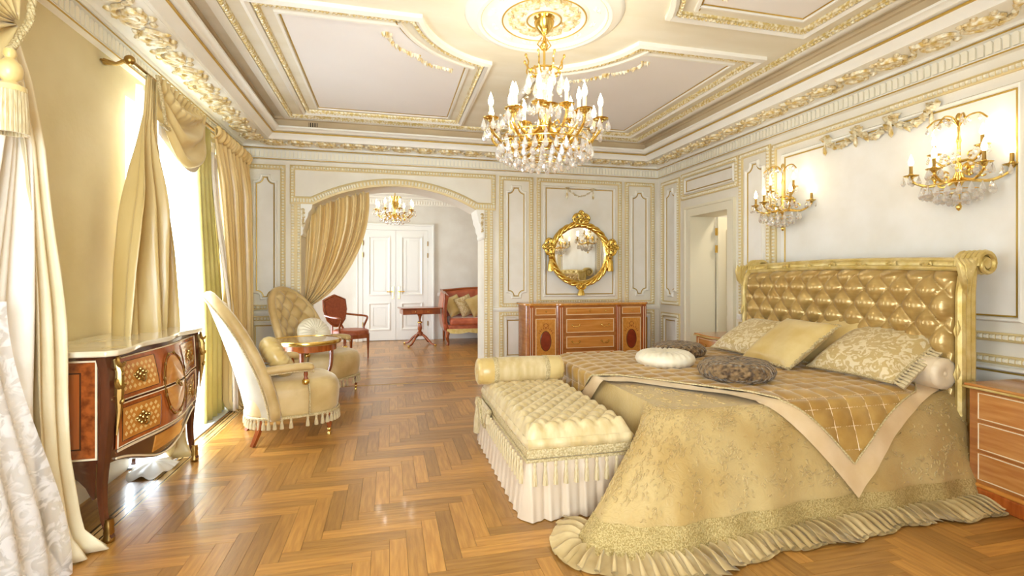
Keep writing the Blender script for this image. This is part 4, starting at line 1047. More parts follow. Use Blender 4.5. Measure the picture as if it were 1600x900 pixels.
tp = [(-1.79, Y0-.07)]+[(-1.340+.016*math.cos((y-CY)/.64*2.5*PI), y) for y in [Y0-.07+(Y1-Y0+.14)*k/40 for k in range(41)]]+[(-1.79, Y1+.07)]
tp[1] = (tp[1][0]-.03, tp[1][1]); tp[-2] = (tp[-2][0]-.03, tp[-2][1])
mb = MB().prism(tp, lambda u, v, w: (u, v, w), .948, .978); W(mb, com).build('marble_top', 'marble', com, bevel=.008, smooth=30, label='polished cream marble slab')

# ================================================================ TUB ARMCHAIRS
def armchair(label, loc, rz):
    c = thing('armchair', label, 'armchair', loc, rz, 'beige velvet tub armchairs')
    def se(a, n=3.0): ca, sa = math.cos(a), math.sin(a); return (abs(ca)**(2/n)*(1 if ca > 0 else -1), abs(sa)**(2/n)*(1 if sa > 0 else -1))
    lay = [(.0, .20), (.95, .20), (1.0, .235), (1.02, .30), (1.035, .37), (1.02, .43), (.96, .47), (.84, .495), (.6, .505), (.3, .508), (.0, .508)]
    def st(u, v):
        k = v*(len(lay)-1); i = min(int(k), len(lay)-2); f = k-i; s = lerp(lay[i][0], lay[i+1][0], f); z = lerp(lay[i][1], lay[i+1][1], f)
        x, y = se(2*PI*u); w = .335-.03*max(0, -x)
        return (.06+.36*x*s, w*y*s, z)
    MB().grid(st, 56, 30, cu=True).build('seat', 'velvet_gold', c, smooth=180)
    def bp(a, t, o):
        # a across -1..1, t up 0..1
        z = .21+.98*t; hw = .325+.02*math.sin(PI*min(1, t/.7)); hw *= math.sqrt(max(0, 1-(max(0, t-.55)/.45)**2.4))
        y = a*hw; q = (y/.34)**2
        x = -.27-.29*t**1.25+.17*q*(1-.45*t); return (x+o, y, z)
    def tt(v): return 1-(1-v)**1.8
    mb = MB().grid(lambda u, v: bp(2*u-1, tt(v), -.035), 24, 26); mb.build('back_shell', 'velvet_beige', c, smooth=180)
    def ins(u, v):
        a, t = 2*u-1, tt(v); e = min(1, (1-abs(a))/.18)*min(1, (1-t)/.06+.0); p = bp(a, t, .03)
        return (p[0]+tuft(p[1]/.09, (p[2]-.52)/.10, .06)*max(0, e)**.6*(1 if t > .26 else .3), p[1], p[2])
    MB().grid(ins, 60, 60).build('backrest', 'velvet_gold', c, smooth=180)
    for r in range(0, 8):
        for k in range(-4, 5):
            if (r+k) % 2: continue
            y, z = .09*k, .52+.10*r; t = (z-.21)/.98
            if t > .93: continue
            hw = (.325+.02*math.sin(PI*min(1, t/.7)))*math.sqrt(max(0, 1-(max(0, t-.55)/.45)**2.4))
            if abs(y) > hw*.84: continue
            p = bp(y/hw, t, .036); MB().ell(p, .006, .009, .009, 7, 4).build('button', 'velvet_gold', c)
    rim = [bp(-1, tt(k/24), 0) for k in range(25)]+[bp(1, tt(1-k/24), 0) for k in range(1, 25)]
    MB().tube(rim, .045, 8).build('rim', 'velvet_gold', c, smooth=180)
    MB().tube([(x-.05, y*1.02, z) for x, y, z in rim], .008, 6).build('piping', 'braid', c)
    for sg in (-1, 1):
        pts = spline([(-.20, sg*.325, .60), (-.05, sg*.345, .612), (.10, sg*.345, .615), (.17, sg*.335, .60)], 16)
        MB().tube(pts, [.045]*14+[.042, .036, .022], 10, flat=.75).build('armrest', 'velvet_gold', c, smooth=180)
        MB().tube([(x, y+sg*.012, z-.032) for x, y, z in pts], .008, 6).build('arm_piping', 'braid', c)
        MB().lathe([(.016, 0), (.022, .01), (.026, .03), (.018, .05), (.013, .06), (.018, .08), (.014, .12), (.018, .14)], 10, (.11, sg*.325, .465)).build('arm_post', 'red_wood', c)
        MB().lathe([(.024, 0), (.03, .012), (.03, .03), (.022, .04)], 10, (.11, sg*.325, .468)).build('post_collar', 'brass', c)
        MB().tube([(.13, sg*.338, .47), (.135, sg*.352, .40), (.135, sg*.352, .30), (.135, sg*.342, .22)], .02, 6, flat=.4).build('braid_strip', 'braid', c)
        lg = MB().lathe([(.010, .045), (.013, .06), (.017, .075), (.022, .10), (.028, .15), (.024, .17), (.03, .18), (.03, .215)], 10, (.31, sg*.26, 0)).build('leg', 'red_wood', c)
        MB().lathe([(.010, 0), (.015, .004), (.015, .02), (.010, .03), (.016, .045), (.016, .06), (.012, .065)], 10, (.31, sg*.26, 0)).build('caster', 'brass', lg)
        MB().tube([(-.20, sg*.24, .22), (-.235, sg*.25, .10), (-.275, sg*.255, .0)], [.026, .024, .02], 4).build('leg', 'red_wood', c, smooth=0)
    def edge(u):
        x, y = se(2*PI*u); w = .335-.03*max(0, -x); return (.06+.365*x, w*1.01*y)
    fb = MB().tube([(*edge(k/48), .212) for k in range(48)], .012, 6, closed=True).build('fringe', 'braid', c, label='tassel fringe under the seat')
    t0 = None
    for k in range(44):
        x, y = edge((k+.5)/44); loc = (x, y, .208)
        if t0 is None: t0 = tassel_mesh(MB(), .085, .015).build('tassel', 'tassel', fb, loc=loc)
        else: clone(t0, fb, loc)
    return c
armchair('beige velvet tub armchair seen from behind beside the marble topped commode', (-.876, 4.654, 0), math.radians(19))
armchair('beige velvet tub armchair with buttoned back facing out beside the arch', (-.79, 6.16, 0), math.radians(-32))
round_cushion('round pleated gold satin cushion tucked in the armchair by the commode', 'satin_gold', .195, .15, (-.93, 4.60, .665), .12, (math.radians(10), math.radians(58), math.radians(25)), 'round cushions in the armchairs')
round_cushion('round pleated cream cushion with button in the armchair by the arch', 'cream_satin', .20, .14, (-.85, 6.18, .685), .12, (math.radians(8), math.radians(62), math.radians(-42)), 'round cushions in the armchairs')

# round tea table
t = thing('round_table', 'small round gilt edged tea table between the two beige armchairs', 'table', (-.83, 5.50, 0))
MB().prism([(.335*math.cos(2*PI*k/48), .335*math.sin(2*PI*k/48)) for k in range(48)], I, .667, .702).build('table_top', 'table_wood', t, smooth=30)
MB().lathe([(.322, .702), (.324, .708), (.338, .709), (.345, .695), (.342, .678), (.334, .676)], 48).build('gilt_rim', 'brass', t)
MB().lathe([(.29, .60), (.295, .60), (.295, .667), (.29, .667)], 48).build('apron', 'rosewood', t)
for k in range(3):
    a = 2*PI*k/3+.5; lg = spline([(.26*math.cos(a), .26*math.sin(a), .62), (.25*math.cos(a), .25*math.sin(a), .4), (.17*math.cos(a), .17*math.sin(a), .18), (.24*math.cos(a), .24*math.sin(a), .0)], 12)
    MB().tube(lg, [lerp(.024, .012, k/12) for k in range(13)], 8).build('leg', 'red_wood', t)
MB().lathe([(.001, .19), (.15, .19), (.16, .2), (.001, .205)], 24).build('shelf', 'red_wood', t)

# ================================================================ DRESSER
ds = thing('dresser', 'cherry wood breakfront dresser with oval inlaid doors under the gilt mirror', 'dresser', (2.61, 6.45, 0))
DXa, DXb, DYb, DH = 1.74, 3.48, 6.71, .965
def dfy(x):     # plan of the front
    s = (x-2.61); a = abs(s)
    return 6.245 if a < .42 else lerp(6.245, 6.275, min(1, (a-.42)/.03)) if a < .45 else 6.275+.0*(a-.45)+.10*max(0, (a-.80)/.07)**2
xsd = [DXa+(DXb-DXa)*k/60 for k in range(61)]
pl = [(DXa, DYb)]+[(x, dfy(x)) for x in xsd]+[(DXb, DYb)]
W(MB().prism(pl, I, .10, DH), ds).build('body', 'cherry', ds, smooth=30)
pb = [(DXa-.012, DYb)]+[(x*1.0+(x-2.61)*.014, dfy(x)-.018) for x in xsd]+[(DXb+.012, DYb)]
W(MB().prism(pb, I, 0, .10), ds).build('plinth', 'cherry', ds, smooth=30, bevel=.006)
pt = [(DXa-.03, DYb)]+[(x+(x-2.61)*.035, dfy(x)-.03) for x in xsd]+[(DXb+.03, DYb)]
W(MB().prism(pt, I, DH, DH+.030), ds).build('dresser_top', 'satinwood', ds, smooth=30, bevel=.008)
def face(name, x0, x1, z0, z1, m, parent, y=None, d=.014):
    yy = (dfy((x0+x1)/2) if y is None else y); return W(MB().bb(x0, x1, yy-d, yy+.004, z0, z1), ds).build(name, m, parent, smooth=0, bevel=.003), yy-d
def lineframe(x0, x1, z0, z1, y, parent, m='inlay_white', r=.0035):
    W(MB().mould(rect(x0, x1, z0, z1), [(-r, 0), (-r*.7, r), (r*.7, r), (r, 0)], lambda u, v, w: (u, y-w, v)), ds).build('inlay_line', m, parent, smooth=0)
def knob(x, y, z, parent): W(MB().ell((x, y-.018, z), .011, .012, .011, 10, 6).tube([(x, y, z), (x, y-.014, z)], .006, 6), ds).build('knob', 'brass', parent)
def bail(x, y, z, parent, root, ax=0):
    f = (lambda a, b, c: (x+a, y-b, z+c)) if ax == 0 else (lambda a, b, c: (x-b, y+a, z+c))
    mb = MB().tube([f(-.05, .005, .01), f(-.048, .02, .0), f(-.03, .024, -.014), f(0, .024, -.006), f(.03, .024, -.014), f(.048, .02, 0), f(.05, .005, .01)], .0055, 6)
    for s in (-.052, .052): mb.ell(f(s, .006, .012), .016, .016, .012, 8, 5)
    W(mb, root).build('handle', 'brass', parent)
for (z0, z1, kn) in ((.835, .94, True), (.60, .79, False), (.395, .56, False), (.16, .355, False)):
    dr, yy = face('drawer', 2.265, 2.955, z0, z1, 'dresser_wood', ds); lineframe(2.275, 2.945, z0+.01, z1-.01, yy, dr)
    for x in (2.40, 2.82):
        if kn: knob(x, yy, (z0+z1)/2, dr)
        else: bail(x, yy, (z0+z1)/2, dr, ds)
    if kn: W(MB().mould([(2.61+.02*math.cos(a*PI/8), (z0+z1)/2+.014*math.sin(a*PI/8)) for a in range(16)], [(-.003, 0), (0, .004), (.003, 0)], lambda u, v, w: (u, yy-w, v)), ds).build('keyhole_plate', 'brass', dr)
for (x0, x1) in ((1.85, 2.14), (3.08, 3.37)):
    dr, yy = face('drawer', x0, x1, .835, .94, 'dresser_wood', ds); lineframe(x0+.01, x1-.01, .845, .93, yy, dr); knob((x0+x1)/2, yy, .888, dr)
    dd_, yy = face('door', x0, x1, .14, .80, 'satinwood', ds); lineframe(x0+.012, x1-.012, .155, .79, yy, dd_)
    xc = (x0+x1)/2; ff = lambda u, v, w: (u, yy-w, v)
    W(MB().prism([(xc+.068*math.cos(a*PI/16), .50+.125*math.sin(a*PI/16)) for a in range(32)], ff, 0, .003), ds).build('oval_inlay', 'oval_wood', dd_, smooth=0)
    W(MB().mould([(xc+.073*math.cos(a*PI/16), .50+.130*math.sin(a*PI/16)) for a in range(32)], [(-.004, 0), (0, .004), (.004, 0)], ff), ds).build('oval_line', 'inlay_dark', dd_, smooth=0)
    mb = MB()
    for k in range(9):
        a = PI*(.12+.76*k/8); x, z = xc+.098*math.cos(a), .57+.10*math.sin(a); mb.add([ff(x+.018*math.cos(a), z+.018*math.sin(a), .002), ff(x-.006*math.sin(a), z+.006*math.cos(a), .002), ff(x-.012*math.cos(a), z-.012*math.sin(a), .002), ff(x+.006*math.sin(a), z-.006*math.cos(a), .002)], [(0, 1, 2, 3)])
    for k in range(10):
        a = k*.63; x, z = xc+.03*math.cos(a), .705+.025*math.sin(a); mb.add([ff(x+.012*math.cos(a), z+.012*math.sin(a), .002), ff(x-.006*math.sin(a), z+.006*math.cos(a), .002), ff(x-.008*math.cos(a), z-.008*math.sin(a), .002), ff(x+.006*math.sin(a), z-.006*math.cos(a), .002)], [(0, 1, 2, 3)])
    W(mb, ds).build('floral_inlay', 'burl', dd_, smooth=0)
for x in (1.80, 2.20, 3.02, 3.42):
    yy = dfy(x); o = W(MB().bb(x-.032, x+.032, yy-.016, yy+.004, .10, DH), ds).build('pilaster', 'rosewood', ds, smooth=0, bevel=.004)
    for q in (-.014, .014): W(MB().bb(x+q-.003, x+q+.003, yy-.019, yy-.014, .14, .94), ds).build('inlay_line', 'inlay_white', o, smooth=0)

# ================================================================ NIGHTSTANDS
def nightstand(label, y0, y1):
    H = .67; xf, xb = 3.45, 3.885
    root = thing('nightstand', label, 'nightstand', ((xf+xb)/2, (y0+y1)/2, 0), 0, 'cherry nightstands beside the bed')
    def nx(y): s = (y-(y0+y1)/2)/((y1-y0)/2); return xf-.035*(.5+.5*math.cos(PI*max(-1, min(1, s))))
    yy = [y0+(y1-y0)*k/24 for k in range(25)]
    out = lambda e: [(xb, y0-e)]+[(nx(y)-e*.9, y+(e if y == yy[-1] else -e if y == yy[0] else 0)) for y in yy]+[(xb, y1+e)]
    W(MB().prism(out(0), I, .10, H), root).build('body', 'cherry', root, smooth=30)
    W(MB().prism(out(.028), I, 0, .085), root).build('plinth', 'rosewood', root, smooth=30, bevel=.008)
    W(MB().prism(out(.024), I, .083, .108), root).build('base_moulding', 'satinwood', root, smooth=30, bevel=.01)
    W(MB().prism(out(.030), I, H, H+.014), root).build('top_edge', 'gold_wood', root, smooth=30, bevel=.006)
    W(MB().prism(out(.022), I, H+.012, H+.030), root).build('nightstand_top', 'cherry_drawer', root, smooth=30, bevel=.006)
    for k in range(3):
        z0 = .125+.182*k; z1 = z0+.168; a, b = y0+.045, y1-.045
        dr = W(MB().grid(lambda u, v: (nx(lerp(a, b, u))-.008, lerp(a, b, u), lerp(z0, z1, v)), 16, 1).grid(lambda u, v: (nx(lerp(a, b, u))-.008*(1-v), lerp(a, b, u), z1), 16, 1).grid(lambda u, v: (nx(lerp(a, b, u))-.008*(1-v), lerp(a, b, u), z0), 16, 1), root).build('drawer', 'cherry_drawer', root, smooth=30)
        P = [(y, z0+.008) for y in [a+.008+(b-a-.016)*i/12 for i in range(13)]]+[(y, z1-.008) for y in [b-.008-(b-a-.016)*i/12 for i in range(13)]]
        W(MB().tube([(nx(y)-.009, y, z) for y, z in P], .0035, 4, closed=True), root).build('inlay_line', 'inlay_white', dr)
        bail(nx((a+b)/2)-.008, (a+b)/2, (z0+z1)/2, dr, root, 1)
    return root
nightstand('cherry nightstand with serpentine drawers on the near side of the bed', 1.50, 2.30)
nightstand('cherry nightstand between the bed and the side doorway', 4.52, 5.10)

# ================================================================ MIRROR
mr = thing('wall_mirror', 'round mirror in a gilt frame of twisted ribbon bows and tassels', 'mirror', (2.644, 6.70, 1.668))
mb = MB().lathe([(.001, 0), (.395, 0), (.395, .008), (.001, .008)], 64); mb.v = [(x, .0-z, y) for x, y, z in mb.v]; mb.build('mirror_glass', 'mirror_glass', mr, smooth=30)
mb = MB().lathe([(.38, 0), (.38, .02), (.40, .03), (.42, .02), (.46, .015), (.46, -.03), (.38, -.03)], 64); mb.v = [(x, -z, y) for x, y, z in mb.v]; mb.build('frame_ring', 'gold', mr)
for q in range(3):
    P = []
    for k in range(180):
        a = 2*PI*k/180; tw = a*9+q*2*PI/3; r = .428+.022*math.cos(tw); P.append((r*math.cos(a), -.03-.016*math.sin(tw), r*math.sin(a)))
    MB().tube(P, .021, 7, closed=True).build('ribbon_strand', 'gold', mr, smooth=180)
def bow(cx, cz, s, rot, name):
    mb = MB(); ca, sa = math.cos(rot), math.sin(rot)
    for (dx, dz, w, h, an) in ((-.05, .025, .052, .034, .5), (.05, .025, .052, .034, -.5), (0, .05, .03, .045, 0), (-.055, -.02, .04, .022, -.5), (.055, -.02, .04, .022, .5)):
        for rr in (1, .55):
            P = []
            for k in range(14):
                t = 2*PI*k/14; x, z = w*rr*math.cos(t), h*rr*math.sin(t); x, z = x*math.cos(an)-z*math.sin(an)+dx, x*math.sin(an)+z*math.cos(an)+dz; x *= s; z *= s
                P.append((cx+x*ca-z*sa, -.045-.012*rr, cz+x*sa+z*ca))
            mb.tube(P, .014*s, 6, closed=True)
    mb.ell((cx, -.06, cz), .024*s, .02, .024*s, 10, 6)
    mb.build(name, 'gold', mr, smooth=180)
bow(0, .49, 1.25, 0, 'ribbon_bow'); bow(-.46, .10, 1.15, PI/2, 'ribbon_bow'); bow(.46, .10, 1.15, -PI/2, 'ribbon_bow'); bow(0, -.455, .7, PI, 'ribbon_bow')
for sx in (-1, 1):
    tassel_mesh(MB(), .24, .045).build('gilt_tassel', 'gold', mr, loc=(sx*.45, -.045, -.01))
tassel_mesh(MB(), .13, .05).build('gilt_tassel', 'gold', mr, loc=(0, -.05, -.46))
# ================================================================ LIGHT FITTINGS
WARM = (1.0, 0.91, 0.76)
def bulb_light(root, loc, energy, r=.02):
    l = bpy.data.lights.new('bulb_light', 'POINT'); l.energy = energy; l.color = WARM; l.shadow_soft_size = r
    o = bpy.data.objects.new('bulb_light', l); COL.objects.link(o); o.parent = root; o.location = loc; return o
# shared meshes
def drop_mesh(L, r, name):
    mb = MB().lathe([(.0008, 0), (r*.22, -L*.06), (r*.22, -L*.10), (r*.9, -L*.55), (r, -L*.72), (r*.6, -L*.92), (.0008, -L)], 6); return mb
def octo(r): return MB().lathe([(.0008, r), (r*.8, r*.35), (r*.8, -r*.35), (.0008, -r)], 6)
PROTO = {}
def inst(name, key, make, m, parent, loc, rot=(0, 0, 0), scale=None, smooth=0):
    if key not in PROTO: o = make().build(name, m, parent, smooth=smooth, loc=loc, rot=rot); PROTO[key] = o
    else: o = clone(PROTO[key], parent, loc, rot, scale or (1, 1, 1)); o.name = name
    if scale: o.scale = scale
    return o
def arm_unit(root, a, r, z0, zc, hub_r, hub_z, dark=False, light=0, drops=4, dz=.07, tr=.011, s=1.0):
    """curved arm with cup, sleeve, bulb and hanging drops; a = direction"""
    ca, sa = math.cos(a), math.sin(a)
    pts = spline([(hub_r, 0, hub_z), (hub_r+(r-hub_r)*.28, 0, z0+.01), (hub_r+(r-hub_r)*.62, 0, z0), (r*.97, 0, z0+(zc-z0)*.55), (r, 0, zc)], 16)
    mb = MB().tube(pts, [tr*1.25-(tr*.5)*k/16 for k in range(17)], 6)
    mb.tube([(hub_r+(r-hub_r)*.45+.03*s*math.cos(t*.55)*(1-t/14), 0, z0+.045*s+.03*s*math.sin(t*.55)*(1-t/14)) for t in range(12)], tr*.6, 5)
    mb.v = [(x*ca, x*sa, z) for x, y, z in mb.v] if False else [(x*ca-y*sa, x*sa+y*ca, z) for x, y, z in mb.v]
    arm = mb.build('arm', 'brass', root)
    cx, cy = r*ca, r*sa
    inst('cup', ('cup', s), lambda: MB().lathe([(.004, -.02*s), (.012*s, -.015*s), (.018*s, -.004*s), (.042*s, .004*s), (.046*s, .010*s), (.016*s, .012*s), (.014*s, .022*s)], 14), 'brass', arm, (cx, cy, zc), smooth=40)
    inst('candle_sleeve', ('sleeve', s, dark), lambda: MB().lathe([(.0105*s, .01*s), (.0105*s, .075*s), (.006*s, .08*s)], 10), 'candle_dark' if dark else 'candle', arm, (cx, cy, zc), smooth=40)
    inst('bulb', ('bulb', s), lambda: MB().lathe([(.007*s, 0), (.014*s, .012*s), (.016*s, .026*s), (.011*s, .048*s), (.004*s, .068*s), (.0008, .078*s)], 10), 'bulb', arm, (cx, cy, zc+.078*s), smooth=60)
    if light: bulb_light(root, (cx, cy, zc+.105*s+.06), light)
    for k in range(drops):
        q = 2*PI*k/drops+a; inst('crystal_drop', ('drop', dz), lambda: drop_mesh(dz, dz*.24, ''), 'crystal', arm, (cx+.043*s*math.cos(q), cy+.043*s*math.sin(q), zc+.004))
    return arm
ch = thing('chandelier', 'large brass and crystal chandelier with candle bulbs hanging from the ceiling rosette', 'chandelier', (RC[0], RC[1], 2.10))
Z = lambda z: z-2.10
MB().lathe([(.012, Z(3.06)), (.03, Z(3.075)), (.062, Z(3.11)), (.072, Z(3.15)), (.06, Z(3.165)), (.075, Z(3.18)), (.001, Z(3.181))], 24).build('canopy', 'brass', ch)
MB().tube([(0, 0, Z(3.07)), (0, 0, Z(2.80))], .009, 8).lathe([(.009, 0), (.022, .01), (.03, .03), (.018, .05), (.009, .06)], 12, (0, 0, Z(2.955))).build('stem', 'brass', ch)
for k in range(4):
    mb = MB(); a = k*PI/2; mb.tube([(.018*math.cos(a), .018*math.sin(a), Z(3.04)), (.05*math.cos(a), .05*math.sin(a), Z(2.99)), (.012*math.cos(a), .012*math.sin(a), Z(2.95))], .005, 5); mb.build('stem_leaf', 'brass', ch)
MB().lathe([(.012, Z(2.24)), (.03, Z(2.25)), (.05, Z(2.28)), (.055, Z(2.31)), (.035, Z(2.34)), (.025, Z(2.38)), (.038, Z(2.42)), (.02, Z(2.46)), (.022, Z(2.5))], 20).build('hub', 'brass', ch)
MB().lathe([(.02, Z(2.5)), (.045, Z(2.53)), (.05, Z(2.57)), (.03, Z(2.60)), (.018, Z(2.63)), (.034, Z(2.66)), (.03, Z(2.70)), (.018, Z(2.73)), (.05, Z(2.76)), (.055, Z(2.79)), (.012, Z(2.82))], 16).build('glass_column', 'crystal', ch, smooth=30)
MB().tube([(.105*math.cos(a*PI/16), .105*math.sin(a*PI/16), Z(2.80)) for a in range(32)], .008, 6, closed=True).build('crown_ring', 'brass', ch)
for k in range(8):
    a = k*PI/4+.2; ca, sa = math.cos(a), math.sin(a)
    P = spline([(.02, 0, Z(2.79)), (.08, 0, Z(2.775)), (.13, 0, Z(2.81)), (.125, 0, Z(2.85)), (.145, 0, Z(2.885))], 12)
    MB().tube([(x*ca, x*sa, z) for x, y, z in P], .006, 6).ell((.145*ca, .145*sa, Z(2.89)), .010, .010, .014, 8, 5).build('crown_hook', 'brass', ch)
    inst('crystal_drop', ('drop', .12), lambda: drop_mesh(.12, .024, ''), 'crystal', ch, (.125*ca, .125*sa, Z(2.775)))
for k in range(10): arm_unit(ch, 2*PI*k/10+.1, .395, Z(2.24), Z(2.42), .05, Z(2.30), light=CH_W if k % 2 == 0 else 0, drops=4, dz=.085, s=1.2)
for k in range(8): arm_unit(ch, 2*PI*k/8+.35, .245, Z(2.34), Z(2.49), .04, Z(2.40), light=CH_W if k % 2 else 0, drops=3, dz=.075, s=1.2)
# strings of crystal and lower basket
for (r, z, n, dz) in ((.33, 2.27, 30, .085), (.27, 2.235, 26, .085), (.20, 2.205, 20, .085), (.12, 2.185, 12, .085), (.30, 2.33, 18, .075)):
    MB().tube([(r*math.cos(2*PI*k/32), r*math.sin(2*PI*k/32), Z(z)) for k in range(32)], .004, 5, closed=True).build('basket_ring', 'brass', ch)
    for k in range(n):
        a = 2*PI*k/n+r*9; inst('crystal_drop', ('drop', dz), lambda: drop_mesh(dz, dz*.24, ''), 'crystal', ch, (r*math.cos(a), r*math.sin(a), Z(z)-.004), (0, 0, a))
mb = MB()
for k in range(10):
    a = 2*PI*(k+.5)/10
    for j in range(9):
        t = j/8; r = lerp(.12, .36, t); z = lerp(2.75, 2.43, t)-.14*math.sin(PI*t); q = octo(.010); mb.add([(x+r*math.cos(a), y+r*math.sin(a), w+Z(z)) for x, y, w in q.v], q.f)
mb.build('bead_string', 'crystal', ch, smooth=0, kind='stuff')
for k in range(10):
    a = 2*PI*(k+.5)/10; inst('crystal_drop', ('drop', .075), lambda: drop_mesh(.075, .018, ''), 'crystal', ch, (.30*math.cos(a), .30*math.sin(a), Z(2.47)), scale=(1.4, 1.4, .9))
MB().lathe([(.0008, Z(2.10)), (.02, Z(2.115)), (.028, Z(2.14)), (.012, Z(2.17)), (.01, Z(2.25))], 10).build('finial', 'crystal', ch, smooth=0)

# wall lights
def sconce(label, y):
    s = thing('wall_sconce', label, 'sconce', (XR-.02, y, 1.80), PI/2, 'crystal wall sconces above the bed')
    # local: x along the wall, y out into the room is +y after rotation (local +y -> world -x)
    MB().lathe([(.001, -.0), (.05, 0), (.045, .012), (.02, .02), (.001, .022)], 16).build('wall_plate', 'brass', s, rot=(-PI/2, 0, 0), loc=(0, 0, .30))
    MB().tube([(0, .02, .30), (0, .10, .29)], .010, 8).build('wall_arm', 'brass', s)
    st = MB().lathe([(.001, 0), (.012, .01), (.018, .03), (.010, .05), (.014, .06), (.008, .08), (.010, .16), (.02, .18), (.038, .21), (.03, .24), (.016, .27), (.022, .30), (.012, .33), (.010, .46), (.016, .48), (.008, .52), (.008, .60)], 12, (0, .10, 0)); st.build('stem', 'brass', s)
    h = empty('arms', s, (0, .10, 0))
    for a in (-25, 28, 90, 152, 205): arm_unit(h, math.radians(a), .26 if a != 90 else .22, .19, .27, .02, .22, dark=True, light=SC_W if a in (28, 152) else 0, drops=4, dz=.07, tr=.010, s=1.05)
    for a in (5, 175): arm_unit(h, math.radians(a), .15, .33, .41, .015, .34, dark=True, light=SC_W, drops=3, dz=.06, tr=.009, s=.95)
    for a in (0, 45, 90, 135, 180):
        ca, sa = math.cos(math.radians(a)), math.sin(math.radians(a))
        P = spline([(0, 0, .58), (.05, 0, .635), (.12, 0, .64), (.17, 0, .595)], 10)
        o = MB().tube([(x*ca, x*sa+.10, z) for x, _, z in P], .006, 6).build('plume', 'brass', s)
        for q in (4, 7, 10):
            x, _, z = P[q]; inst('crystal_drop', ('drop', .045), lambda: drop_mesh(.045, .012, ''), 'crystal', o, (x*ca, x*sa+.10, z-.004))
    MB().ell((0, .10, .64), .018, .018, .035, 8, 6).build('top_bud', 'brass', s)
    for (r, z, n) in ((.20, .175, 13), (.12, .14, 9), (.05, .12, 6)):
        for k in range(n):
            a = lerp(-.25, PI+.25, k/(n-1)); inst('crystal_drop', ('drop', .085), lambda: drop_mesh(.085, .02, ''), 'crystal', s, (r*math.cos(a), max(-.02, r*math.sin(a))+.10, z))
        MB().tube([(r*math.cos(lerp(-.25, PI+.25, k/16)), max(-.02, r*math.sin(lerp(-.25, PI+.25, k/16)))+.10, z) for k in range(17)], .004, 5).build('drop_ring', 'brass', s)
    mb = MB()
    for k in range(40):
        a = random.uniform(-.2, PI+.2); r = random.uniform(.05, .17); q = octo(random.uniform(.010, .016)); z = random.uniform(.2, .4)
        mb.add([(x+r*math.cos(a), y+max(0, r*math.sin(a))+.10, w+z) for x, y, w in q.v], q.f)
    mb.build('crystal_cluster', 'crystal', s, smooth=0, kind='stuff')
sconce('brass and crystal wall sconce above the near post of the headboard', 2.60)
sconce('brass and crystal wall sconce above the far post by the doorway', 4.18)
# chandelier of the second room
c2 = thing('chandelier', 'small brass and crystal chandelier hanging in the room beyond the arch', 'chandelier', (.09, 8.7, 2.2))
MB().tube([(0, 0, .35), (0, 0, .98)], .008, 8).lathe([(.02, .95), (.06, .97), (.07, 1.0), (.001, 1.0)], 16).build('stem', 'brass', c2)
MB().lathe([(.001, .05), (.03, .08), (.04, .12), (.02, .17), (.04, .22), (.03, .28), (.06, .34), (.10, .47), (.11, .5), (.015, .5)], 16).build('hub', 'brass', c2)
for k in range(8): arm_unit(c2, 2*PI*k/8+.25, .31, .12, .26, .03, .2, light=C2_W if k % 2 else 0, drops=4, dz=.085, s=1.15)
for (r, z, n) in ((.24, .16, 18), (.14, .12, 12), (.09, .49, 9)):
    for k in range(n): inst('crystal_drop', ('drop', .085), lambda: drop_mesh(.085, .02, ''), 'crystal', c2, (r*math.cos(2*PI*k/n), r*math.sin(2*PI*k/n), z))
    MB().tube([(r*math.cos(2*PI*k/24), r*math.sin(2*PI*k/24), z) for k in range(24)], .004, 5, closed=True).build('drop_ring', 'brass', c2)
# ================================================================ CURTAINS
def cloth(name, fn, nu, nv, m, parent=None, label=None, cat=None, group=None, solid=.004):
    o = MB().grid(fn, nu, nv).build(name, m, parent, smooth=180, solid=solid)
    if cat: tag(o, label, cat, group)
    elif label: o['label'] = label
    return o
def pleat(a): return math.sin(a+.7*math.sin(a))*.8+.2*math.sin(2.3*a+1)
# near curtain: gathered by a cord, then falling to a puddle on the floor
nc = thing('curtain', 'tall gold and ivory silk curtain caught by a tasselled cord at the photo edge', 'curtain', (-1.55, 2.5, 0), 0)
def nfold(u, t):
    s = lerp(.25, 1.0, sm(t*1.6))
    return s*(.065*pleat(u*30+.6+1.2*t)+.03*math.sin(u*17+2*t))
NE = [(0, -1.56, 2.56), (.08, -1.55, 2.63), (.2, -1.55, 2.70), (.5, -1.55, 2.765), (.68, -1.55, 2.795), (.8, -1.535, 2.80), (.92, -1.50, 2.80), (1, -1.46, 2.80)]
def ncur(u, v):
    z = lerp(2.40, .012, v); ex, ey = interp(NE, v); y0 = lerp(2.50, 1.75, sm(v*1.4)); y = lerp(y0, ey, u)
    x = ex-.06*(1-u)+nfold(u, v)
    if v > .93: x += (v-.93)*.9*(.5+.5*math.sin(u*30)); z += .012*math.sin(u*40)
    return (x+1.55, y-2.5, max(.006, z))
cloth('hanging', ncur, 130, 50, 'silk_lining', nc, 'ivory silk fall')
def nedge(u, v):
    z = lerp(2.40, .010, v); ex, ey = interp(NE, v); k = sm(v*1.8)
    x = ex+.045*pleat(u*15+2.2*v)*(.3+.7*k)+.02*u; y = ey-.10+.155*u*(.5+.5*k)+.012*math.sin(v*14)*u
    if v > .95: x += (v-.95)*1.6*u; y += (v-.95)*.8*u
    return (x+1.55, y-2.5, max(.008, z))
cloth('gold_edge', nedge, 48, 60, 'silk_pale', nc, 'folded gold silk edge')
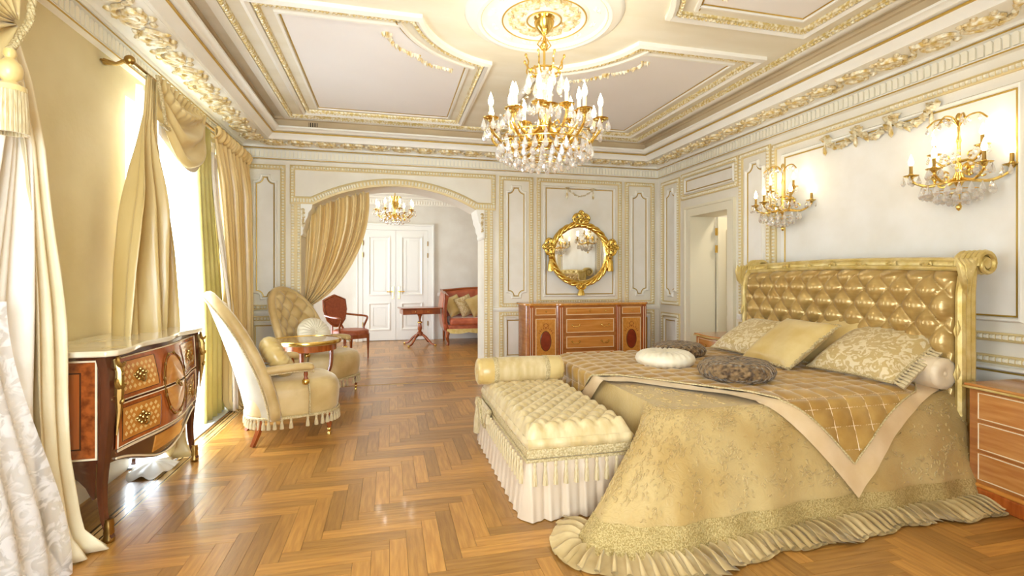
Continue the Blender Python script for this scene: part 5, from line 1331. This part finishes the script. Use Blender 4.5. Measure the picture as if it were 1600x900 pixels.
def nfan(u, v):
    a = lerp(math.radians(85), math.radians(262), u); r = .03+.80*v
    y = 2.53+r*math.cos(a)*.9; z = 2.41+r*math.sin(a)*(.62 if math.sin(a) > 0 else .42)
    x = -1.52-.03*v+(.010+.045*v)*math.sin(u*48)+.02*math.sin(u*101)*v
    return (x+1.55, y-2.5, min(z, 2.795))
cloth('gathered_swag', nfan, 140, 16, 'silk_gold', nc, 'gold silk pleats fanning from the cord')
mb = MB()
P = spline([(-1.475, 2.545, 2.79), (-1.47, 2.54, 2.6), (-1.468, 2.525, 2.44), (-1.46, 2.47, 2.36), (-1.45, 2.40, 2.27), (-1.445, 2.37, 2.24)], 40)
for q in range(3): mb.tube([(x+.008*math.cos(k*.9+q*2.09)+1.55, y+.008*math.sin(k*.9+q*2.09)-2.5, z) for k, (x, y, z) in enumerate(P)], .008, 6)
mb.build('cord', 'braid', nc)
mb = MB().lathe([(.001, .10), (.018, .09), (.022, .07), (.014, .055), (.034, .035), (.042, .01), (.038, -.02), (.022, -.035), (.03, -.045), (.05, -.055), (.052, -.075), (.045, -.08)], 16)
mb.build('tassel_head', 'satin_gold', nc, loc=(.105, -.13, 2.15))
mb = MB()
for k in range(26):
    a = 2*PI*k/26; mb.tube([(.045*math.cos(a), .045*math.sin(a), -.075), (.050*math.cos(a), .050*math.sin(a), -.15), (.052*math.cos(a), .052*math.sin(a), -.24)], .007, 5)
mb.build('tassel_skirt', 'tassel', nc, loc=(.105, -.13, 2.15))
def nlace(u, v):
    z = lerp(1.25, .012, v); y = lerp(2.05, lerp(2.42, 2.66, sm(v)), u); x = lerp(-1.50, -1.405, sm(v))-.03*(1-u)+.018*math.sin(u*26+v)
    return (x+1.55, y-2.5, z)
cloth('lace_panel', nlace, 60, 30, 'lace', nc, 'white floral lace panel', solid=0)
# sheer curtains in the window
WY0, WY1 = 4.07, 5.58
def shr(y0, y1): return lambda u, v: (XL+.075+.02*math.sin(u*70)+.012*math.sin(u*31), lerp(y0, y1, u), lerp(2.70, .02, v))
o = cloth('sheer_curtain', shr(4.02, 5.62), 220, 10, 'sheer', None, 'white sheer curtain glowing in the window behind the armchair', 'curtain', solid=0)
o = cloth('sheer_curtain', shr(.70, 2.25), 220, 10, 'sheer', None, 'white sheer curtain in the window at the photo edge', 'curtain', solid=0)
# rods
for (a, b, lab) in ((3.70, 6.35, 'brass curtain rod above the window behind the armchair'), (.5, 2.60, 'brass curtain rod above the window at the photo edge')):
    r = thing('curtain_rod', lab, 'curtain rod', (-1.62, (a+b)/2, 2.74)); L = (b-a)/2
    MB().tube([(0, -L, 0), (0, L, 0)], .014, 10).build('rod', 'old_brass', r)
    for s in (-1, 1):
        MB().ell((0, s*L, 0), .032, .03, .032, 12, 8).build('finial', 'old_brass', r)
        P = [(0, s*(L-.06), 0), (-.06, s*(L-.06), .012), (-.10, s*(L-.06), -.01), (-.17, s*(L-.06), 0)]
        MB().tube(P, [.012, .014, .012, .022], 8).lathe([(.001, 0), (.035, 0), (.03, .012), (.001, .014)], 12, (-.17, s*(L-.06), -.006)).build('bracket', 'old_brass', r)
# far window: left panel
LE = [(0, 3.88, 4.02), (.12, 3.84, 4.02), (.16, 3.80, 4.03), (.3, 3.68, 4.12), (.45, 3.60, 4.20), (.6, 3.565, 4.25), (.8, 3.57, 4.28), (1, 3.60, 4.30)]
lc = thing('curtain', 'gold silk curtain caught high and falling behind the marble topped commode', 'curtain', (-1.6, 3.95, 0))
def lcur(u, v):
    a, b = interp(LE, v); k = sm((v-.1)*3); y = lerp(a, b, u)
    x = -1.60+(.014+.062*k)*pleat(u*36+1.5*v)+.04*k*math.sin(u*11+3*v+1)+.03*u*k
    if v > .96: x += (v-.96)*1.5
    return (x+1.6, y-3.95, max(.006, lerp(2.72, .0 if u > .8 else lerp(.50, .0, sm((u-.55)*4)), v)))
cloth('hanging', lcur, 110, 56, 'silk_gold', lc)
MB().tube([(-1.545+1.6, 3.90-3.95, 2.73), (-1.535+1.6, 3.95-3.95, 2.58), (-1.53+1.6, 4.0-3.95, 2.42)], .012, 8).tube([(-1.53+1.6, 3.93-3.95, 2.40), (-1.515+1.6, 4.0-3.95, 2.385), (-1.53+1.6, 4.05-3.95, 2.41)], .012, 8).build('cord', 'braid', lc)
def pud(u, v):
    a = 2*PI*u; r = v*(1+.12*math.sin(5*a)); return (-1.60+.13*r*math.cos(a)+1.6, 3.98+.20*r*math.sin(a)-3.95, .012+.045*(1-v**2)+.012*math.sin(7*a)*v)
cloth('floor_pool', pud, 48, 8, 'silk_lining', lc, 'pale silk pooled on the floor')
# swag valance
sv = thing('swag_valance', 'gold silk swag with pleated heading over the bright window', 'valance', (-1.56, 4.4, 2.5))
def swag(u, v):
    y = lerp(3.93, 4.86, u); bot = lerp(2.43, 2.50, u)-.30*math.sin(PI*min(1, u*.62+.38)*1.0)**1.3*sm(u*3)*(1-.55*sm((u-.75)*4))
    z = lerp(2.74, bot, v); d = .05*math.sin(v*19-4*math.sin(PI*u))*math.sin(PI*min(1, u*1.1))*min(1, v*4)
    hd = .026*math.sin(u*80)*max(0, 1-v*2.6)
    return (-1.56+.10*math.sin(PI*u)*v+d*(1-.3*v)+hd+1.56, y-4.4, z-2.5)
cloth('drape', swag, 120, 44, 'silk_gold', sv)
cloth('lining', lambda u, v: (-1.585+.05*math.sin(PI*u)*v+1.56, lerp(4.02, 4.86, u)-4.4, lerp(2.7, 2.36-.18*math.sin(PI*u), v)-2.5), 20, 8, 'silk_lining', sv)
# right-hand panels
def lime(u, v):
    y = lerp(lerp(4.84, 5.06, sm(v*1.3)), lerp(5.20, 5.56, sm(v*1.3)), u); return (-1.64+.03*math.sin(u*26)+.01*math.sin(u*50+v), y, lerp(2.70, .01, v))
cloth('curtain', lime, 60, 24, 'silk_lime', None, 'narrow lime green inner curtain beside the swag', 'curtain')
rc = thing('curtain', 'pleated gold silk curtain hanging in the corner behind the armchair', 'curtain', (-1.58, 5.7, 0))
def rcur(u, v):
    a = lerp(5.16, 5.46, sm(v*1.5)); b = lerp(6.28, 6.40, v); y = lerp(a, b, u); k = sm(v*5)
    x = -1.58+(.016+.065*k)*pleat(u*52+.8*v)+.02*math.sin(u*17)*k
    if v > .97: x += (v-.97)*2
    return (x+1.58, y-5.7, max(.006, lerp(2.735, .0, v)))
cloth('hanging', rcur, 170, 48, 'silk_arch', rc)
cloth('heading', lambda u, v: (-1.565+(.026*math.sin(u*110)+.008*math.sin(u*61))*(1-.3*v)+.03*math.sin(PI*v)-.02*v+1.58, lerp(5.15, 6.29, u)-5.7, lerp(2.75, 2.63, v)+.012*math.sin(u*37)*v), 260, 5, 'silk_arch', rc)
cloth('lining_edge', lambda u, v: (-1.60+.02*math.sin(u*9)+.10*sm(v)+1.58, lerp(5.14, 5.20, u)+.30*sm(v*1.4)-5.7+.06*u, lerp(2.5, .02, v)), 14, 30, 'silk_lining', rc)
# arch curtain
ac_ = thing('curtain', 'golden silk curtain swept aside by a tie in the archway', 'curtain', (-.7, 6.98, 0))
AXS = [(-1.07+.81*k/10) for k in range(11)]
def acur(u, v):
    xt = lerp(-1.07, -.27, u); zt = archz(xt)-.01 if xt > AS0 else AZ-.02
    xb = lerp(-1.075, -1.00, u); zb = lerp(1.05, .965, u)
    q = v**1.9; x = lerp(xt, xb, q)+.06*u*math.sin(PI*v)*(1-u*.1); z = lerp(zt, zb, v)-.10*u*math.sin(PI*v)*0
    z -= .16*math.sin(PI*v**2.2)*u*.6
    y = 6.98+.075*pleat(u*46+2*v+.7*math.sin(u*9))*(1-.55*v)+.025*math.sin(u*19)
    return (x+.7, y-6.98, z)
cloth('swept_drape', acur, 130, 44, 'silk_arch', ac_)
cloth('lower_fall', lambda u, v: (lerp(-1.075, lerp(-1.0, -.86, v), u)+.7, .05*math.sin(u*22)*(.3+v*.7), lerp(.98, .01, v)), 40, 16, 'silk_arch', ac_)
MB().tube([(-1.08+.7, 0, 1.03), (-1.03+.7, -.07, 1.0), (-.98+.7, -.03, .965), (-1.0+.7, .06, .97)], .02, 8).build('tie_back', 'braid', ac_)

# ================================================================ ROOM BEYOND THE ARCH
st = thing('side_table', 'small mahogany drawer table on a pedestal in front of the double door', 'table', (.58, 9.95, 0), .12)
MB().bb(-.40, .40, -.26, .26, .725, .745).build('table_top', 'red_wood', st, bevel=.005, smooth=0)
MB().bb(-.36, .36, -.22, .22, .62, .725).build('frieze', 'red_wood', st, bevel=.004, smooth=0)
dr = MB().bb(-.20, .20, -.232, -.215, .64, .71).build('drawer', 'rosewood', st, smooth=0, bevel=.003)
for x in (-.12, .12): MB().ell((x, -.242, .675), .012, .012, .012, 8, 5).build('knob', 'brass', dr)
MB().lathe([(.03, .62), (.05, .60), (.03, .56), (.022, .50), (.035, .40), (.045, .33), (.03, .28), (.06, .25), (.07, .20), (.03, .18)], 14).build('pedestal', 'red_wood', st)
MB().lathe([(.034, .43), (.046, .44), (.046, .46), (.034, .47)], 14).build('collar', 'brass', st)
for k in range(4):
    a = PI/4+k*PI/2; P = spline([(.04*math.cos(a), .04*math.sin(a), .22), (.15*math.cos(a), .15*math.sin(a), .16), (.27*math.cos(a), .27*math.sin(a), .05), (.36*math.cos(a), .36*math.sin(a), .025)], 10)
    lg = MB().tube(P, [lerp(.028, .016, q/10) for q in range(11)], 6).build('leg', 'red_wood', st)
    MB().ell((.36*math.cos(a), .36*math.sin(a), .022), .03, .03, .022, 8, 6).build('brass_foot', 'brass', lg)
# sofa
sf = thing('sofa', 'coral red striped settee with a carved wooden rail beyond the arch', 'sofa', (1.95, 10.15, 0), 0)
MB().bb(-.88, .88, -.36, .36, .24, .40).build('seat_base', 'red_velvet', sf, bevel=.03)
MB().bb(-.80, .80, -.40, .30, .38, .53).build('seat_cushion', 'red_velvet', sf, bevel=.05)
MB().grid(lambda u, v: (lerp(-.88, .88, u), .30+.12*v+.0*u, lerp(.40, 1.06+.04*math.sin(PI*u), v)), 20, 8).grid(lambda u, v: (lerp(-.88, .88, u), .42+.08*v, lerp(.30, 1.06+.04*math.sin(PI*u), v)), 20, 8).build('backrest', 'red_velvet', sf, solid=.03)
MB().tube([(-.90, .40, 1.05), (-.45, .42, 1.09), (0, .43, 1.11), (.45, .42, 1.09), (.90, .40, 1.05)], .025, 8).build('top_rail', 'red_wood', sf)
for s in (-1, 1):
    MB().grid(lambda u, v: (s*(.86+.05*math.sin(PI*v)), lerp(-.36, .40, u), lerp(.30, lerp(.98, 1.05, u), v)), 8, 8).build('arm', 'red_velvet', sf, solid=.09, smooth=60)
    MB().tube([(s*.90, -.38, .42), (s*.92, -.39, .75), (s*.90, -.38, 1.0), (s*.90, .0, 1.04), (s*.90, .38, 1.07)], .022, 8).build('arm_rail', 'red_wood', sf)
    MB().tube([(s*.84, -.36, .26), (s*.86, -.40, .16), (s*.83, -.37, .06), (s*.85, -.39, .0)], [.045, .036, .022, .03], 8).build('leg', 'red_wood', sf)
    MB().tube([(s*.84, .34, .26), (s*.84, .40, .0)], [.03, .02], 6).build('leg', 'red_wood', sf)
rl = [(-.86+1.72*k/40, .255-.03*abs(math.sin(PI*k/40*4))) for k in range(41)]
MB().prism([(-.86, .32)]+rl+[(.86, .32)], lambda u, v, w: (u, -.37-w, v), 0, .025).build('carved_rail', 'gold_wood', sf, smooth=0)
for i, (x, al, lab, m) in enumerate(((1.28, 60, 'shiny gold cushion leaning on the settee arm', 'satin_gold'), (1.52, 64, 'olive gold cushion in the middle of the three on the settee', 'damask'), (1.74, 62, 'gold cushion farthest along the settee', 'satin_gold'))):
    r = thing('sofa_cushion', lab, 'cushion', (x, 10.18-.02*i, .755), 0, 'gold cushions on the settee')
    r.rotation_euler = (math.radians(al), math.radians(-14), math.radians(32)); pillow_mesh(.42, .42, .14, 12).build('cover', m, r, smooth=180); MB().tube(edge_pts(.42, .42, 8), .006, 5, closed=True).build('piping', 'braid', r)
# picture
pc = thing('framed_picture', 'large wooden framed picture above the settee beyond the arch', 'picture', (2.62, YB2-.03, 1.72))
MB().mould(rect(-.62, .62, -.50, .50), [(0, 0), (0, .03), (.05, .045), (.09, .02), (.09, 0)], lambda u, v, w: (u, -w, v)).build('frame', 'red_wood', pc)
MB().bb(-.54, .54, -.005, .0, -.42, .42).build('canvas', 'art', pc, smooth=0)
# shield-back armchair
sc_ = thing('shield_back_chair', 'red shield back wooden armchair just beyond the arch', 'chair', (-.64, 8.55, 0), math.radians(-38))
MB().grid(lambda u, v: (.04+.28*math.cos(2*PI*u)*min(1, v*1.2)*(1 if v < .84 else 1), .28*math.sin(2*PI*u)*min(1, v*1.2), .49 if v < .84 else .41+.08*(1-v)/.16), 32, 8, cu=True).build('seat', 'red_leather', sc_, smooth=60)
MB().lathe([(.27, .36), (.295, .36), (.295, .42), (.27, .42)], 32, (.04, 0, 0)).build('seat_rail', 'red_wood', sc_)
def shield(s):
    P = [(-.24, .96), (-.12, 1.0), (0, 1.035), (.12, 1.0), (.24, .96), (.245, .80), (.19, .64), (.08, .545), (0, .53), (-.08, .545), (-.19, .64), (-.245, .80)]
    return [(a*s, .80+(b-.80)*s) for a, b in P]
fs_ = lambda u, v, w: (-.26-.22*(v-.5)*.6+w, u, v)
MB().prism(shield(.94), fs_, -.015, .03).build('back_pad', 'red_leather', sc_, smooth=0, bevel=.01)
sp = shield(1.0); MB().tube([fs_(a, b, .006) for a, b in sp], .022, 6, closed=True).build('back_frame', 'red_wood', sc_)
for s in (-1, 1):
    MB().tube([fs_(s*.10, .56, 0), (-.22, s*.14, .42), (-.26, s*.17, .2), (-.31, s*.19, 0)], [.018, .02, .018, .014], 6).build('leg', 'red_wood', sc_)
    MB().lathe([(.010, 0), (.014, .03), (.012, .05), (.022, .3), (.026, .36), (.026, .42)], 10, (.22, s*.2, 0)).build('leg', 'red_wood', sc_)
    MB().tube(spline([fs_(s*.235, .72, 0), (-.10, s*.29, .70), (.06, s*.31, .69), (.12, s*.30, .66), (.06, s*.285, .52), (.08, s*.27, .42)], 16), .017, 6).build('armrest', 'red_wood', sc_)
